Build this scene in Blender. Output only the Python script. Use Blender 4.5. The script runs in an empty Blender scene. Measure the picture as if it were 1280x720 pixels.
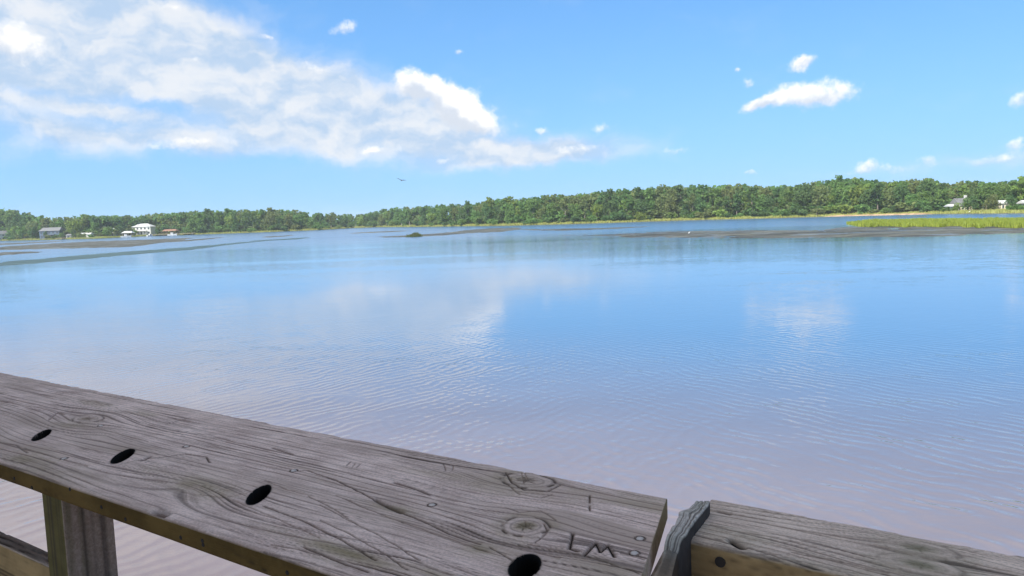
import bpy, bmesh, math, random
import numpy as np
from mathutils import Matrix, Vector

random.seed(7)
RNG = np.random.default_rng(7)
C = bpy.context.scene.collection
S = bpy.context.scene
D = bpy.data
R = math.radians

# ------------------------------------------------------------------ camera, sky, sun, exposure
FPX, CZ = 950.0, 5.0                      # focal length in photo pixels (1280 wide), eye height over the water
ROLL, PITCH = math.atan(0.035), math.atan((360 - 271.1) * math.cos(math.atan(0.035)) / 950.0)
cr, sr, cp, sp = math.cos(ROLL), math.sin(ROLL), math.cos(PITCH), math.sin(PITCH)

cam_d = D.cameras.new('camera')
cam_d.sensor_width = 36
cam_d.lens = 36 * FPX / 1280
cam_d.clip_start = 0.05
cam_d.clip_end = 30000
cam = D.objects.new('camera', cam_d)
C.objects.link(cam)
fw = Vector((0, cp, -sp)); upv = Vector((0, sp, cp)); rt = Vector((1, 0, 0))
cx_ = rt * cr - upv * sr
cy_ = rt * sr + upv * cr
cz_ = -fw
M = Matrix(((cx_.x, cy_.x, cz_.x, 0), (cx_.y, cy_.y, cz_.y, 0), (cx_.z, cy_.z, cz_.z, CZ), (0, 0, 0, 1)))
cam.matrix_world = M
S.camera = cam


def ray(x, y):
    """direction in the world towards a point of the photograph"""
    u, v = x - 640, 360 - y
    a, b = u * cr + v * sr, -u * sr + v * cr
    return np.array([a, FPX * cp + b * sp, b * cp - FPX * sp])


def on_z(x, y, z=0.0):
    r = ray(x, y)
    return np.array([0, 0, CZ]) + r * ((z - CZ) / r[2])


def at_depth(x, y, Y):
    r = ray(x, y)
    return np.array([0, 0, CZ]) + r * (Y / r[1])


def hor(x):
    return 271.1 - 0.035 * (x - 640)


SUN_AZ, SUN_EL = R(-142), R(46)           # from behind the viewer, to the left
S.view_settings.view_transform = 'Standard'
S.view_settings.look = 'None'
S.view_settings.exposure = 0.75
S.view_settings.gamma = 1.0
try:
    S.view_settings.use_curve_mapping = False
except Exception:
    pass

sun_d = D.lights.new('sun', 'SUN')
sun_d.energy = 5.0
sun_d.angle = R(0.5)
sun_d.color = (1.0, 0.95, 0.87)
sun = D.objects.new('sun', sun_d)
C.objects.link(sun)
sdir = Vector((math.sin(SUN_AZ) * math.cos(SUN_EL), math.cos(SUN_AZ) * math.cos(SUN_EL), math.sin(SUN_EL)))
sun.rotation_euler = sdir.to_track_quat('Z', 'Y').to_euler()
sun.location = (0, -20, 60)


class NT:
    """small helper to write node trees"""
    def __init__(self, tree):
        self.t = tree

    def n(self, typ, **kw):
        nd = self.t.nodes.new(typ)
        for k, v in kw.items():
            setattr(nd, k, v)
        return nd

    def put(self, sock, v):
        if v is None:
            return
        if hasattr(v, 'links'):
            self.t.links.new(v, sock)
        else:
            sock.default_value = v

    def m(self, op, a, b=None, c=None, clamp=False):
        nd = self.n('ShaderNodeMath', operation=op, use_clamp=clamp)
        for s, v in zip(nd.inputs, (a, b, c)):
            self.put(s, v)
        return nd.outputs[0]

    def vm(self, op, a, b=None, scale=None):
        nd = self.n('ShaderNodeVectorMath', operation=op)
        self.put(nd.inputs[0], a)
        if b is not None:
            self.put(nd.inputs[1], b)
        if scale is not None:
            self.put(nd.inputs['Scale'], scale)
        return nd.outputs['Value'] if op in ('DOT_PRODUCT', 'LENGTH') else nd.outputs[0]

    def mix(self, f, a, b, blend='MIX'):
        nd = self.n('ShaderNodeMix', data_type='RGBA', blend_type=blend)
        self.put(nd.inputs[0], f)
        self.put(nd.inputs[6], a)
        self.put(nd.inputs[7], b)
        return nd.outputs[2]

    def ss(self, x, lo, hi):
        nd = self.n('ShaderNodeMapRange', interpolation_type='SMOOTHSTEP')
        self.put(nd.inputs[0], x)
        self.put(nd.inputs[1], lo)
        self.put(nd.inputs[2], hi)
        return nd.outputs[0]

    def noise(self, vec, scale=1.0, detail=4.0, rough=0.5, dist=0.0, dim='3D'):
        nd = self.n('ShaderNodeTexNoise', noise_dimensions=dim)
        self.put(nd.inputs['Vector'], vec)
        self.put(nd.inputs['Scale'], scale)
        self.put(nd.inputs['Detail'], detail)
        self.put(nd.inputs['Roughness'], rough)
        self.put(nd.inputs['Distortion'], dist)
        return nd.outputs[0]

    def xyz(self, v):
        nd = self.n('ShaderNodeSeparateXYZ')
        self.put(nd.inputs[0], v)
        return nd.outputs

    def comb(self, x, y, z):
        nd = self.n('ShaderNodeCombineXYZ')
        for s, v in zip(nd.inputs, (x, y, z)):
            self.put(s, v)
        return nd.outputs[0]


def ang(x, y):
    r = ray(x, y)
    return math.atan2(r[0], r[1]), math.atan2(r[2], math.hypot(r[0], r[1]))


# clouds: (centre x, centre y, half width, half height, turn in degrees, weight) in photo pixels -> turned into azimuth / elevation
SOFT = [(30, 45, 190, 80, 8, 1.1), (200, 62, 120, 55, 16, 1.0), (330, 100, 115, 48, 22, .85), (455, 140, 120, 42, 14, .85), (560, 162, 80, 30, 14, .5),
        (620, 192, 140, 16, 1, .42), (190, 176, 150, 20, 2, .62), (75, 160, 55, 14, 12, .35), (300, 150, 130, 16, 16, .4), (700, 186, 90, 16, 2, .5), (640, 205, 120, 9, 0, .4), (1150, 208, 150, 10, 0, .14), (1250, 198, 60, 12, 0, .22), (385, 185, 120, 14, 4, .3), (120, 136, 90, 12, 12, .45),
        (-130, 60, 150, 100, 0, .9), (-60, -130, 330, 130, 0, 1.0), (210, 132, 75, 14, 10, -.4), (40, 118, 70, 7, 6, -.35), (330, 205, 60, 9, 0, -.2)]
PUFF = [(15, 52, 52, 34, 16, .8), (514, 106, 25, 18, 0, 1.0), (577, 134, 30, 26, 30, 1.05), (604, 156, 42, 17, 15, .7), (548, 120, 42, 20, 35, .6), (385, 84, 44, 9, 14, .45), (247, 75, 13, 3.5, 0, .6), (212, 9, 26, 9, 0, .5),
        (335, 45, 14, 5, 15, .4), (240, 178, 70, 10, -2, .6), (470, 188, 40, 8, 0, .45), (1018, 118, 58, 19, 4, 1.0), (948, 130, 26, 9, -14, .85), (1003, 78, 24, 10, -14, .85), (575, 65, 10, 5, 0, .42), (432, 34, 22, 11, -10, .48),
        (921, 87, 7, 5, 0, .48), (935, 102, 9, 9, 0, .38), (1085, 205, 22, 9, -10, .5), (1158, 198, 16, 8, 8, .5), (1274, 124, 20, 13, -30, .6), (1268, 180, 18, 9, 0, .5), (1238, 200, 45, 9, 0, .45), (938, 216, 13, 4, 0, .42),
        (677, 163, 12, 6, 0, .45), (755, 159, 20, 10, -10, .4), (845, 188, 22, 7, 0, .36), (725, 187, 45, 9, 0, .45), (1110, 212, 60, 7, 0, .3), (556, 200, 14, 4, 0, .4),
        (1420, 130, 90, 40, 0, .9), (1600, 60, 120, 60, 0, .9)]
# sky outside the frame, with extra bright clouds added to light the railing: (azimuth, elevation, half width, half height, weight) in degrees
AROUND = [(-75, 30, 24, 12, .9), (-120, 22, 20, 8, .8), (-35, 48, 26, 12, .9), (60, 35, 14, 6, .8), (110, 24, 18, 7, .8), (160, 30, 20, 9, .7), (-160, 18, 16, 6, .7), (20, 62, 22, 9, .7), (80, 58, 22, 9, .7), (-90, 60, 34, 12, .8), (0, 40, 24, 9, .9), (45, 52, 30, 12, .9), (-10, 72, 70, 12, 1.0), (95, 42, 22, 10, .9), (-75, 45, 26, 10, .9), (150, 60, 40, 14, .9), (-150, 55, 40, 14, .9)]


def blob_group(name, blobs, moment=False):
    g = D.node_groups.new(name, 'ShaderNodeTree')
    g.interface.new_socket('Az', in_out='INPUT', socket_type='NodeSocketFloat')
    g.interface.new_socket('El', in_out='INPUT', socket_type='NodeSocketFloat')
    g.interface.new_socket('Value', in_out='OUTPUT', socket_type='NodeSocketFloat')
    if moment: g.interface.new_socket('Moment', in_out='OUTPUT', socket_type='NodeSocketFloat')
    k = NT(g)
    gi = k.n('NodeGroupInput'); go = k.n('NodeGroupOutput')
    tot = mom = None
    for az, el, ra, re, rot, w in blobs:
        c, s_ = math.cos(rot), math.sin(rot)
        # local axes of the turned ellipse
        X = k.m('MULTIPLY_ADD', gi.outputs[0], c / ra, k.m('MULTIPLY_ADD', gi.outputs[1], s_ / ra, -(az * c + el * s_) / ra))
        Y = k.m('MULTIPLY_ADD', gi.outputs[0], -s_ / re, k.m('MULTIPLY_ADD', gi.outputs[1], c / re, (az * s_ - el * c) / re))
        e = k.m('POWER', 0.36788, k.m('MULTIPLY_ADD', X, X, k.m('MULTIPLY', Y, Y)))
        tot = k.m('MULTIPLY', e, w) if tot is None else k.m('MULTIPLY_ADD', e, w, tot)
        if moment:
            mm = k.m('MULTIPLY', e, Y)
            mom = mm if mom is None else k.m('ADD', mom, mm)
    g.links.new(tot, go.inputs[0])
    if moment: g.links.new(mom, go.inputs[1])
    return g


def to_ae(bl):
    out = []
    for x, y, rx, ry, rot, w in bl:
        a, e = ang(x, y)
        a0, _ = ang(x - rx, y); a1, _ = ang(x + rx, y)
        _, e0 = ang(x, y + ry); _, e1 = ang(x, y - ry)
        out.append((a, e, abs(a1 - a0) / 2, abs(e1 - e0) / 2, -R(rot) + ROLL, w))
    return out


W = D.worlds.new('World')
S.world = W
W.use_nodes = True
wt = W.node_tree
wt.nodes.clear()
k = NT(wt)
sky = k.n('ShaderNodeTexSky', sky_type='NISHITA')
sky.sun_disc = False
sky.sun_elevation = SUN_EL
sky.sun_rotation = SUN_AZ
sky.altitude = 0
sky.air_density = 1.0
sky.dust_density = 0.6
sky.ozone_density = 2.0
tc = k.n('ShaderNodeTexCoord')
dirv = k.vm('NORMALIZE', tc.outputs['Generated'])
dx, dy, dz = k.xyz(dirv)
# clear maritime air: the yellowish band at the very horizon is lifted out of view
k.put(sky.inputs[0], k.comb(dx, dy, k.m('ADD', k.m('MULTIPLY', k.m('MAXIMUM', dz, 0.0), 0.85), 0.24)))
az = k.m('ARCTAN2', dx, dy)
el = k.m('ARCSINE', dz)
ae0 = k.comb(az, el, 0.0)
warp = k.n('ShaderNodeTexNoise', noise_dimensions='3D')
k.put(warp.inputs['Vector'], ae0)
k.put(warp.inputs['Scale'], 16.0); k.put(warp.inputs['Detail'], 5.0); k.put(warp.inputs['Roughness'], 0.6)
wv = k.vm('MULTIPLY', k.vm('SUBTRACT', warp.outputs['Color'], (0.5, 0.5, 0.5)), (0.075, 0.042, 0))
ae = k.vm('ADD', ae0, wv)
warp2 = k.n('ShaderNodeTexNoise', noise_dimensions='3D')
k.put(warp2.inputs['Vector'], ae0)
k.put(warp2.inputs['Scale'], 55.0); k.put(warp2.inputs['Detail'], 5.0); k.put(warp2.inputs['Roughness'], 0.6)
wv2 = k.vm('MULTIPLY', k.vm('SUBTRACT', warp2.outputs['Color'], (0.5, 0.5, 0.5)), (0.018, 0.014, 0))
aep = k.vm('ADD', ae0, wv2)
soft_g = blob_group('soft_cloud', to_ae(SOFT) + [(R(a), R(e), R(ra), R(re), 0, w) for a, e, ra, re, w in AROUND])
puff_g = blob_group('puff_cloud', to_ae([b_[:5] + (b_[5] + .10 if b_[5] < .56 else b_[5],) for b_ in PUFF]), True)


def grp(g, v):
    nd = k.n('ShaderNodeGroup', node_tree=g)
    q_ = k.xyz(v)
    k.put(nd.inputs[0], q_[0]); k.put(nd.inputs[1], q_[1])
    return nd.outputs


fine = k.noise(k.vm('MULTIPLY', ae, (1, 1.9, 1)), 11.0, 7.0, 0.55, 0.1)
soft = k.m('ADD', grp(soft_g, ae)[0], k.m('MULTIPLY', k.m('SUBTRACT', fine, 0.5), 0.60))
soft_a = k.ss(soft, 0.0, 0.80)
pf = k.noise(ae0, 48.0, 6.0, 0.62)
pn = k.m('MULTIPLY', k.m('SUBTRACT', pf, 0.5), 1.05)
pg = grp(puff_g, aep)
puff = k.m('ADD', pg[0], pn)
puff_a = k.ss(puff, 0.28, 0.85)
# light from above: brighter towards the top of each puff
lit = k.ss(k.m('ADD', pg[1], k.m('MULTIPLY', pn, 1.5)), -0.65, 0.55)
fine2 = k.noise(k.vm('MULTIPLY', k.vm('ADD', ae, (-0.006, 0.016, 0)), (1, 1.9, 1)), 11.0, 5.0, 0.5, 0.1)
shade = k.ss(k.m('ADD', k.m('MULTIPLY', k.m('SUBTRACT', fine, fine2), 2.4), k.m('MULTIPLY', fine, 0.9)), 0.05, 0.88)
SK = 0.15
skyc = k.n('ShaderNodeHueSaturation')
k.put(skyc.inputs['Saturation'], 1.15)
k.put(skyc.inputs['Value'], 1.05)
wt.links.new(sky.outputs[0], skyc.inputs['Color'])
blue = k.mix(1.0, skyc.outputs[0], (0.80, 1.05, 1.12, 1), 'MULTIPLY')
hz = k.m('POWER', k.m('SUBTRACT', 1.0, k.m('MAXIMUM', dz, 0.0), clamp=True), 7.0)
EXPO = 2 ** 0.75
q = 1 / SK / EXPO
skycol = k.mix(k.m('MULTIPLY', hz, 0.9), blue, (0.43 * q, 0.70 * q, 0.96 * q, 1))
soft_c = k.mix(shade, (0.53 * q, 0.68 * q, 0.88 * q, 1), (0.90 * q, 0.92 * q, 0.95 * q, 1))
puff_c = k.mix(lit, (0.72 * q, 0.78 * q, 0.88 * q, 1), (1.30 * q, 1.25 * q, 1.18 * q, 1))
c1 = k.mix(k.m('MULTIPLY', soft_a, 0.92), skycol, soft_c)
c2 = k.mix(k.m('MULTIPLY', puff_a, 0.92), c1, puff_c)
bg = k.n('ShaderNodeBackground')
k.put(bg.inputs[0], c2)
bg.inputs[1].default_value = SK
wo = k.n('ShaderNodeOutputWorld')
wt.links.new(bg.outputs[0], wo.inputs[0])

# ------------------------------------------------------------------ helpers


def tag(o, label=None, cat=None, group=None, kind=None):
    if label: o['label'] = label
    if cat: o['category'] = cat
    if group: o['group'] = group
    if kind: o['kind'] = kind
    return o


def empty(name, loc, rz=0.0):
    o = D.objects.new(name, None)
    o.empty_display_size = 0.2
    C.objects.link(o)
    o.location = tuple(float(t) for t in loc)
    o.rotation_euler = (0, 0, rz)
    return o


def link(name, me, parent=None):
    o = D.objects.new(name, me)
    C.objects.link(o)
    if parent: o.parent = parent
    return o


def npmesh(name, verts, faces, mat=None, smooth=False):
    """verts (n,3); faces = one array (m,k) of equal polygons, or a list of such arrays"""
    me = D.meshes.new(name)
    verts = np.asarray(verts, dtype=np.float32)
    fl = faces if isinstance(faces, list) else [faces]
    fl = [np.asarray(f, dtype=np.int32) for f in fl if len(f)]
    me.vertices.add(len(verts)); me.vertices.foreach_set('co', verts.ravel())
    loops = np.concatenate([f.ravel() for f in fl])
    tot = np.concatenate([np.full(len(f), f.shape[1], np.int32) for f in fl])
    st = np.concatenate([[0], np.cumsum(tot)[:-1]]).astype(np.int32)
    me.loops.add(len(loops)); me.loops.foreach_set('vertex_index', loops)
    me.polygons.add(len(tot)); me.polygons.foreach_set('loop_start', st)
    try:
        me.polygons.foreach_set('loop_total', tot)
    except Exception:
        pass
    me.polygons.foreach_set('use_smooth', np.full(len(tot), smooth))
    me.update(calc_edges=True)
    me.validate()
    if mat: me.materials.append(mat)
    return me


def attr(me, name, vals):
    a = me.attributes.new(name, 'FLOAT', 'POINT')
    v = np.zeros(len(me.vertices), np.float32)
    v[:len(vals)] = vals
    a.data.foreach_set('value', v)


class MB:
    """collects simple solids, builds ONE mesh"""
    def __init__(self):
        self.v, self.f = [], []

    def poly(self, pts, faces):
        o = len(self.v)
        self.v += [tuple(float(c) for c in p) for p in pts]
        self.f += [tuple(i + o for i in f) for f in faces]
        return self

    def box(self, x0, x1, y0, y1, z0, z1):
        return self.poly([(x0, y0, z0), (x1, y0, z0), (x1, y1, z0), (x0, y1, z0), (x0, y0, z1), (x1, y0, z1), (x1, y1, z1), (x0, y1, z1)],
                         [(3, 2, 1, 0), (4, 5, 6, 7), (0, 1, 5, 4), (1, 2, 6, 5), (2, 3, 7, 6), (3, 0, 4, 7)])

    def tube(self, pts, rad, n=6):
        pts = [Vector(p) for p in pts]
        rings = []
        for i, p in enumerate(pts):
            t = (pts[min(i + 1, len(pts) - 1)] - pts[max(i - 1, 0)]).normalized()
            a = t.orthogonal().normalized(); b = t.cross(a)
            r = rad[i] if isinstance(rad, (list, tuple)) else rad
            rings.append([p + (a * math.cos(2 * math.pi * j / n) + b * math.sin(2 * math.pi * j / n)) * r for j in range(n)])
        vs = [q for r in rings for q in r]
        fs = []
        for i in range(len(rings) - 1):
            for j in range(n):
                fs.append((i * n + j, i * n + (j + 1) % n, (i + 1) * n + (j + 1) % n, (i + 1) * n + j))
        fs.append(tuple(range(n))[::-1]); fs.append(tuple((len(rings) - 1) * n + j for j in range(n)))
        return self.poly(vs, fs)

    def hip(self, x0, x1, y0, y1, z0, z1, ridge):
        """hipped or gabled roof with its ridge along x; ridge = inset of the ridge ends"""
        ym = (y0 + y1) / 2
        return self.poly([(x0, y0, z0), (x1, y0, z0), (x1, y1, z0), (x0, y1, z0), (x0 + ridge, ym, z1), (x1 - ridge, ym, z1)],
                         [(3, 2, 1, 0), (0, 1, 5, 4), (1, 2, 5), (2, 3, 4, 5), (3, 0, 4)])

    def build(self, name, mat, parent=None, smooth=False):
        me = D.meshes.new(name)
        me.from_pydata(self.v, [], self.f)
        for p in me.polygons: p.use_smooth = smooth
        me.materials.append(mat)
        me.update()
        return link(name, me, parent)


def basic(name, col, rough=0.7, var=0.15, scale=3.0, spec=0.3):
    m = D.materials.new(name); m.use_nodes = True
    t = NT(m.node_tree); b = m.node_tree.nodes['Principled BSDF']
    tcn = t.n('ShaderNodeTexCoord')
    nz = t.noise(tcn.outputs['Object'], scale, 4, 0.6)
    c = t.mix(t.ss(nz, 0.3, 0.7), tuple(x * (1 - var) for x in col) + (1,), tuple(min(1, x * (1 + var)) for x in col) + (1,))
    t.put(b.inputs['Base Color'], c)
    b.inputs['Roughness'].default_value = rough
    b.inputs['Specular IOR Level'].default_value = spec
    return m


# numpy noise -----------------------------------------------------------------
def _h(ix, iy, seed):
    n = (ix.astype(np.int64) * 374761393 + iy.astype(np.int64) * 668265263 + seed * 974634721) & 0xFFFFFFFF
    n = ((n ^ (n >> 13)) * 1274126177) & 0xFFFFFFFF
    return ((n ^ (n >> 16)) & 0xFFFF) / 65535.0


def vn(x, y, seed=0):
    ix, iy = np.floor(x), np.floor(y)
    fx, fy = x - ix, y - iy
    fx = fx * fx * fx * (fx * (fx * 6 - 15) + 10); fy = fy * fy * fy * (fy * (fy * 6 - 15) + 10)
    a, b, c, d = _h(ix, iy, seed), _h(ix + 1, iy, seed), _h(ix, iy + 1, seed), _h(ix + 1, iy + 1, seed)
    return (a + (b - a) * fx) * (1 - fy) + (c + (d - c) * fx) * fy


def fbm(x, y, seed=0, octv=4, gain=0.5):
    s, a, t = 0.0, 1.0, 0.0
    for i in range(octv):
        s = s + a * vn(x * 2 ** i + 17.3 * i, y * 2 ** i - 9.1 * i, seed + i); t += a; a *= gain
    return s / t


def sst(x, lo, hi):
    t = np.clip((x - lo) / (hi - lo), 0, 1)
    return t * t * (3 - 2 * t)


# ------------------------------------------------------------------ water
def water_material():
    m = D.materials.new('water'); m.use_nodes = True
    t = NT(m.node_tree); b = m.node_tree.nodes['Principled BSDF']
    geo = t.n('ShaderNodeNewGeometry')
    P = geo.outputs['Position']

    def rot_scale(a, sx, sy):
        mp = t.n('ShaderNodeMapping')
        t.put(mp.inputs[0], P)
        mp.inputs[2].default_value = (0, 0, R(a)); mp.inputs[3].default_value = (sx, sy, 1)
        return mp.outputs[0]
    n1 = t.noise(rot_scale(36, 0.95, 2.3), 1.0, 2.5, 0.5, 0.7)
    n2 = t.noise(rot_scale(-16, 0.8, 2.0), 1.7, 3, 0.55, 0.6)
    n3 = t.noise(rot_scale(10, 0.16, 0.42), 1.0, 2, 0.5, 0.3)
    x, y, _ = t.xyz(P)
    wob = t.noise(P, 0.55, 2, 0.5)
    patch = t.noise(P, 0.22, 2, 0.5)
    side = t.ss(t.m('ADD', x, t.m('MULTIPLY', t.m('SUBTRACT', patch, 0.5), 22.0)), -7.0, 9.0)

    def train(crest_deg, lam, ph):
        c, s_ = math.cos(R(crest_deg + 90)), math.sin(R(crest_deg + 90))
        w = t.m('MULTIPLY_ADD', x, c * 6.2832 / lam, t.m('MULTIPLY_ADD', y, s_ * 6.2832 / lam, t.m('MULTIPLY_ADD', wob, 19.0, ph)))
        # sharpened crests
        return t.m('POWER', t.m('MULTIPLY_ADD', t.m('SINE', w), 0.5, 0.5), 1.25)
    pa = t.ss(t.noise(P, 0.75, 2, 0.55), 0.28, 0.62)
    pb = t.ss(t.noise(t.vm('ADD', P, (31, 7, 0)), 0.75, 2, 0.55), 0.28, 0.62)
    ta = t.m('MULTIPLY', train(50, 0.36, 0.0), t.m('MULTIPLY', pa, t.m('SUBTRACT', 1.15, side)))
    tb = t.m('MULTIPLY', train(-56, 0.37, 1.3), t.m('MULTIPLY', pb, t.m('ADD', 0.25, side)))
    near = t.m('SUBTRACT', 1.0, t.m('MULTIPLY', t.ss(t.vm('LENGTH', P), 13.0, 46.0), 0.80))
    h = t.m('MULTIPLY', t.m('ADD', t.m('MULTIPLY', n1, 0.012), t.m('ADD', t.m('MULTIPLY', n2, 0.012), t.m('MULTIPLY', n3, 0.014))), t.m('ADD', near, .15))
    h = t.m('ADD', h, t.m('MULTIPLY', t.m('ADD', ta, tb), t.m('MULTIPLY', near, 0.0135)))
    # calm lanes and wind-ruffled patches
    big = t.noise(rot_scale(8, 0.010, 0.045), 1.0, 3, 0.55, 0.8)
    calm = t.ss(big, 0.36, 0.60)
    # long calm lane running from the far left to the middle
    lane = t.m('SUBTRACT', y, t.m('ADD', 40.0, t.m('ADD', t.m('MULTIPLY', t.m('MINIMUM', x, 0.0), -0.93), t.m('MULTIPLY', t.m('MAXIMUM', x, 0.0), -0.45))))
    lane = t.m('DIVIDE', t.m('ADD', lane, t.m('MULTIPLY', t.m('SUBTRACT', patch, .5), 14.0)), 13.0)
    lane = t.m('POWER', 0.36788, t.m('MULTIPLY', lane, lane))
    calm = t.m('MULTIPLY', t.m('ADD', t.m('MULTIPLY', calm, 0.75), 0.25), t.m('SUBTRACT', 1.0, t.m('MULTIPLY', lane, 0.72)))
    bp = t.n('ShaderNodeBump')
    t.put(bp.inputs['Height'], h)
    t.put(bp.inputs['Strength'], t.m('MULTIPLY', calm, 1.0))
    bp.inputs['Distance'].default_value = 1.0
    t.put(b.inputs['Normal'], bp.outputs[0])
    mud = t.noise(rot_scale(0, 0.05, 0.11), 1.0, 4, 0.55)
    shal = t.mix(t.ss(mud, 0.3, 0.7), (0.150, 0.121, 0.122, 1), (0.200, 0.164, 0.163, 1))
    # the muddy bottom shows in the shallows by the lookout; deeper blue also paints in sky reflection
    depth = t.ss(t.m('ADD', y, t.m('ADD', t.m('MULTIPLY', x, 0.55), t.m('MULTIPLY', mud, 8.0))), 12.0, 42.0)  # shallow tone stretched to the left to imitate the pale cloud reflection
    t.put(b.inputs['Base Color'], t.mix(depth, shal, (0.062, 0.130, 0.225, 1)))
    far = t.ss(t.vm('LENGTH', P), 15.0, 220.0)
    t.put(b.inputs['Roughness'], t.m('ADD', 0.05, t.m('ADD', t.m('MULTIPLY', t.m('MULTIPLY', far, 0.05), t.m('ADD', t.m('MULTIPLY', calm, .8), .2)), t.m('MULTIPLY', t.ss(t.vm('LENGTH', P), 110.0, 280.0), 0.14))))
    b.inputs['IOR'].default_value = 1.333
    return m


WATER = water_material()
tag(MB().poly([(-2600, -300, 0), (2600, -300, 0), (2600, 3000, 0), (-2600, 3000, 0)], [(0, 1, 2, 3)]).build('water', WATER), kind='structure')

# ------------------------------------------------------------------ land: the far shore
SHORE = [(-420, 7.0), (-200, 7.2), (0, 7.6), (60, 8.4), (120, 9.0), (180, 8.2), (250, 8.4), (330, 8.4), (400, 8.0), (440, 7.0), (470, 7.0), (540, 8.9), (640, 11), (720, 11.7), (850, 12), (980, 13.2), (1060, 13.6), (1160, 14.8), (1280, 18.0), (1400, 22), (1560, 27)]
_sx = np.array([a for a, b in SHORE]); _sd = np.array([b for a, b in SHORE])


def shore_depth(x):
    d = np.interp(x, _sx, _sd)
    return CZ * FPX / d


def land_z(off):
    return float(np.interp(off, [-3, 0, 4, 15, 60, 140, 400], [-0.3, 0.05, 0.35, 0.7, 2.0, 3.2, 4.0]))


def land_pt(x, off, z=None):
    """point of the far land: photo column x, metres behind the waterline"""
    Y = shore_depth(x) + off
    r = ray(x, hor(x))
    return np.array([r[0] / r[1] * Y, Y, land_z(off) if z is None else z])


OFFS = [-3, 0, 2, 4, 8, 15, 30, 60, 100, 140, 400, 1500]
xs = np.arange(-420, 1561, 6)
vv = []
for i, x in enumerate(xs):
    for o in OFFS:
        j = 1.5 * (fbm(np.array([x * 0.06]), np.array([0.5]), 3, 3)[0] - 0.5) * (1 if o < 10 else 0)
        p = land_pt(x, o + j * 2, land_z(o) if o < 1000 else 4.0)
        vv.append(p)
no = len(OFFS)
ff = [(i * no + j, (i + 1) * no + j, (i + 1) * no + j + 1, i * no + j + 1) for i in range(len(xs) - 1) for j in range(no - 1)]


def land_material():
    m = D.materials.new('land'); m.use_nodes = True
    t = NT(m.node_tree); b = m.node_tree.nodes['Principled BSDF']
    geo = t.n('ShaderNodeNewGeometry')
    _, _, z = t.xyz(geo.outputs['Position'])
    n1 = t.noise(geo.outputs['Position'], 0.12, 4, 0.6)
    grass = t.mix(t.ss(n1, 0.35, 0.65), (0.11, 0.14, 0.035, 1), (0.19, 0.20, 0.06, 1))
    c = t.mix(t.ss(t.m('ADD', z, t.m('MULTIPLY', n1, 0.3)), 0.28, 0.5), (0.10, 0.085, 0.065, 1), grass)
    t.put(b.inputs['Base Color'], c)
    b.inputs['Roughness'].default_value = 0.95
    b.inputs['Specular IOR Level'].default_value = 0.1
    return m


tag(link('ground', npmesh('ground', vv, np.array(ff), land_material(), True)), kind='structure')

vv = []
bx_ = np.arange(1026, 1172, 2.0)
for x in bx_:
    e_ = min(1.0, (x - 1024) / 20, (1174 - x) / 20)
    for o, z in ((-1.2, -.1), (.2, .42), (2.6, .62), (5.0, .52)):
        j = 1.6 * (fbm(np.array([x * .12]), np.array([3.1]), 8, 3)[0] - .5)
        vv.append(land_pt(x, o + j, z * e_ + (1 - e_) * -.1))
ff = [(i * 4 + j, (i + 1) * 4 + j, (i + 1) * 4 + j + 1, i * 4 + j + 1) for i in range(len(bx_) - 1) for j in range(3)]
tag(link('sandy_bank', npmesh('sandy_bank', vv, np.array(ff), basic('sandy_soil', (0.34, 0.23, 0.14), .95, .3, .4), True)), kind='structure')

# ------------------------------------------------------------------ mudflats: low wet banks in the shallows
def mud_material():
    m = D.materials.new('wet_mud'); m.use_nodes = True
    t = NT(m.node_tree); b = m.node_tree.nodes['Principled BSDF']
    geo = t.n('ShaderNodeNewGeometry')
    mp = t.n('ShaderNodeMapping'); t.put(mp.inputs[0], geo.outputs['Position']); mp.inputs[3].default_value = (0.07, 0.14, 1)
    n1 = t.noise(mp.outputs[0], 1.0, 6, 0.65, 0.6)
    c = t.mix(t.ss(n1, 0.35, 0.68), (0.036, 0.036, 0.029, 1), (0.125, 0.122, 0.098, 1))
    n2 = t.noise(mp.outputs[0], 2.6, 4, 0.6)
    c = t.mix(t.m('MULTIPLY', t.ss(n2, 0.55, 0.7), 0.6), c, (0.085, 0.105, 0.045, 1))
    t.put(b.inputs['Base Color'], c)
    n3 = t.noise(mp.outputs[0], 1.7, 4, 0.6)
    t.put(b.inputs['Roughness'], t.m('SUBTRACT', 0.75, t.m('MULTIPLY', t.ss(n3, .52, .64), 0.42)))
    b.inputs['Specular IOR Level'].default_value = 0.16
    bp = t.n('ShaderNodeBump'); t.put(bp.inputs['Height'], n1); bp.inputs['Strength'].default_value = 0.6; bp.inputs['Distance'].default_value = 0.12
    t.put(b.inputs['Normal'], bp.outputs[0])
    return m


MUD = mud_material()


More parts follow.
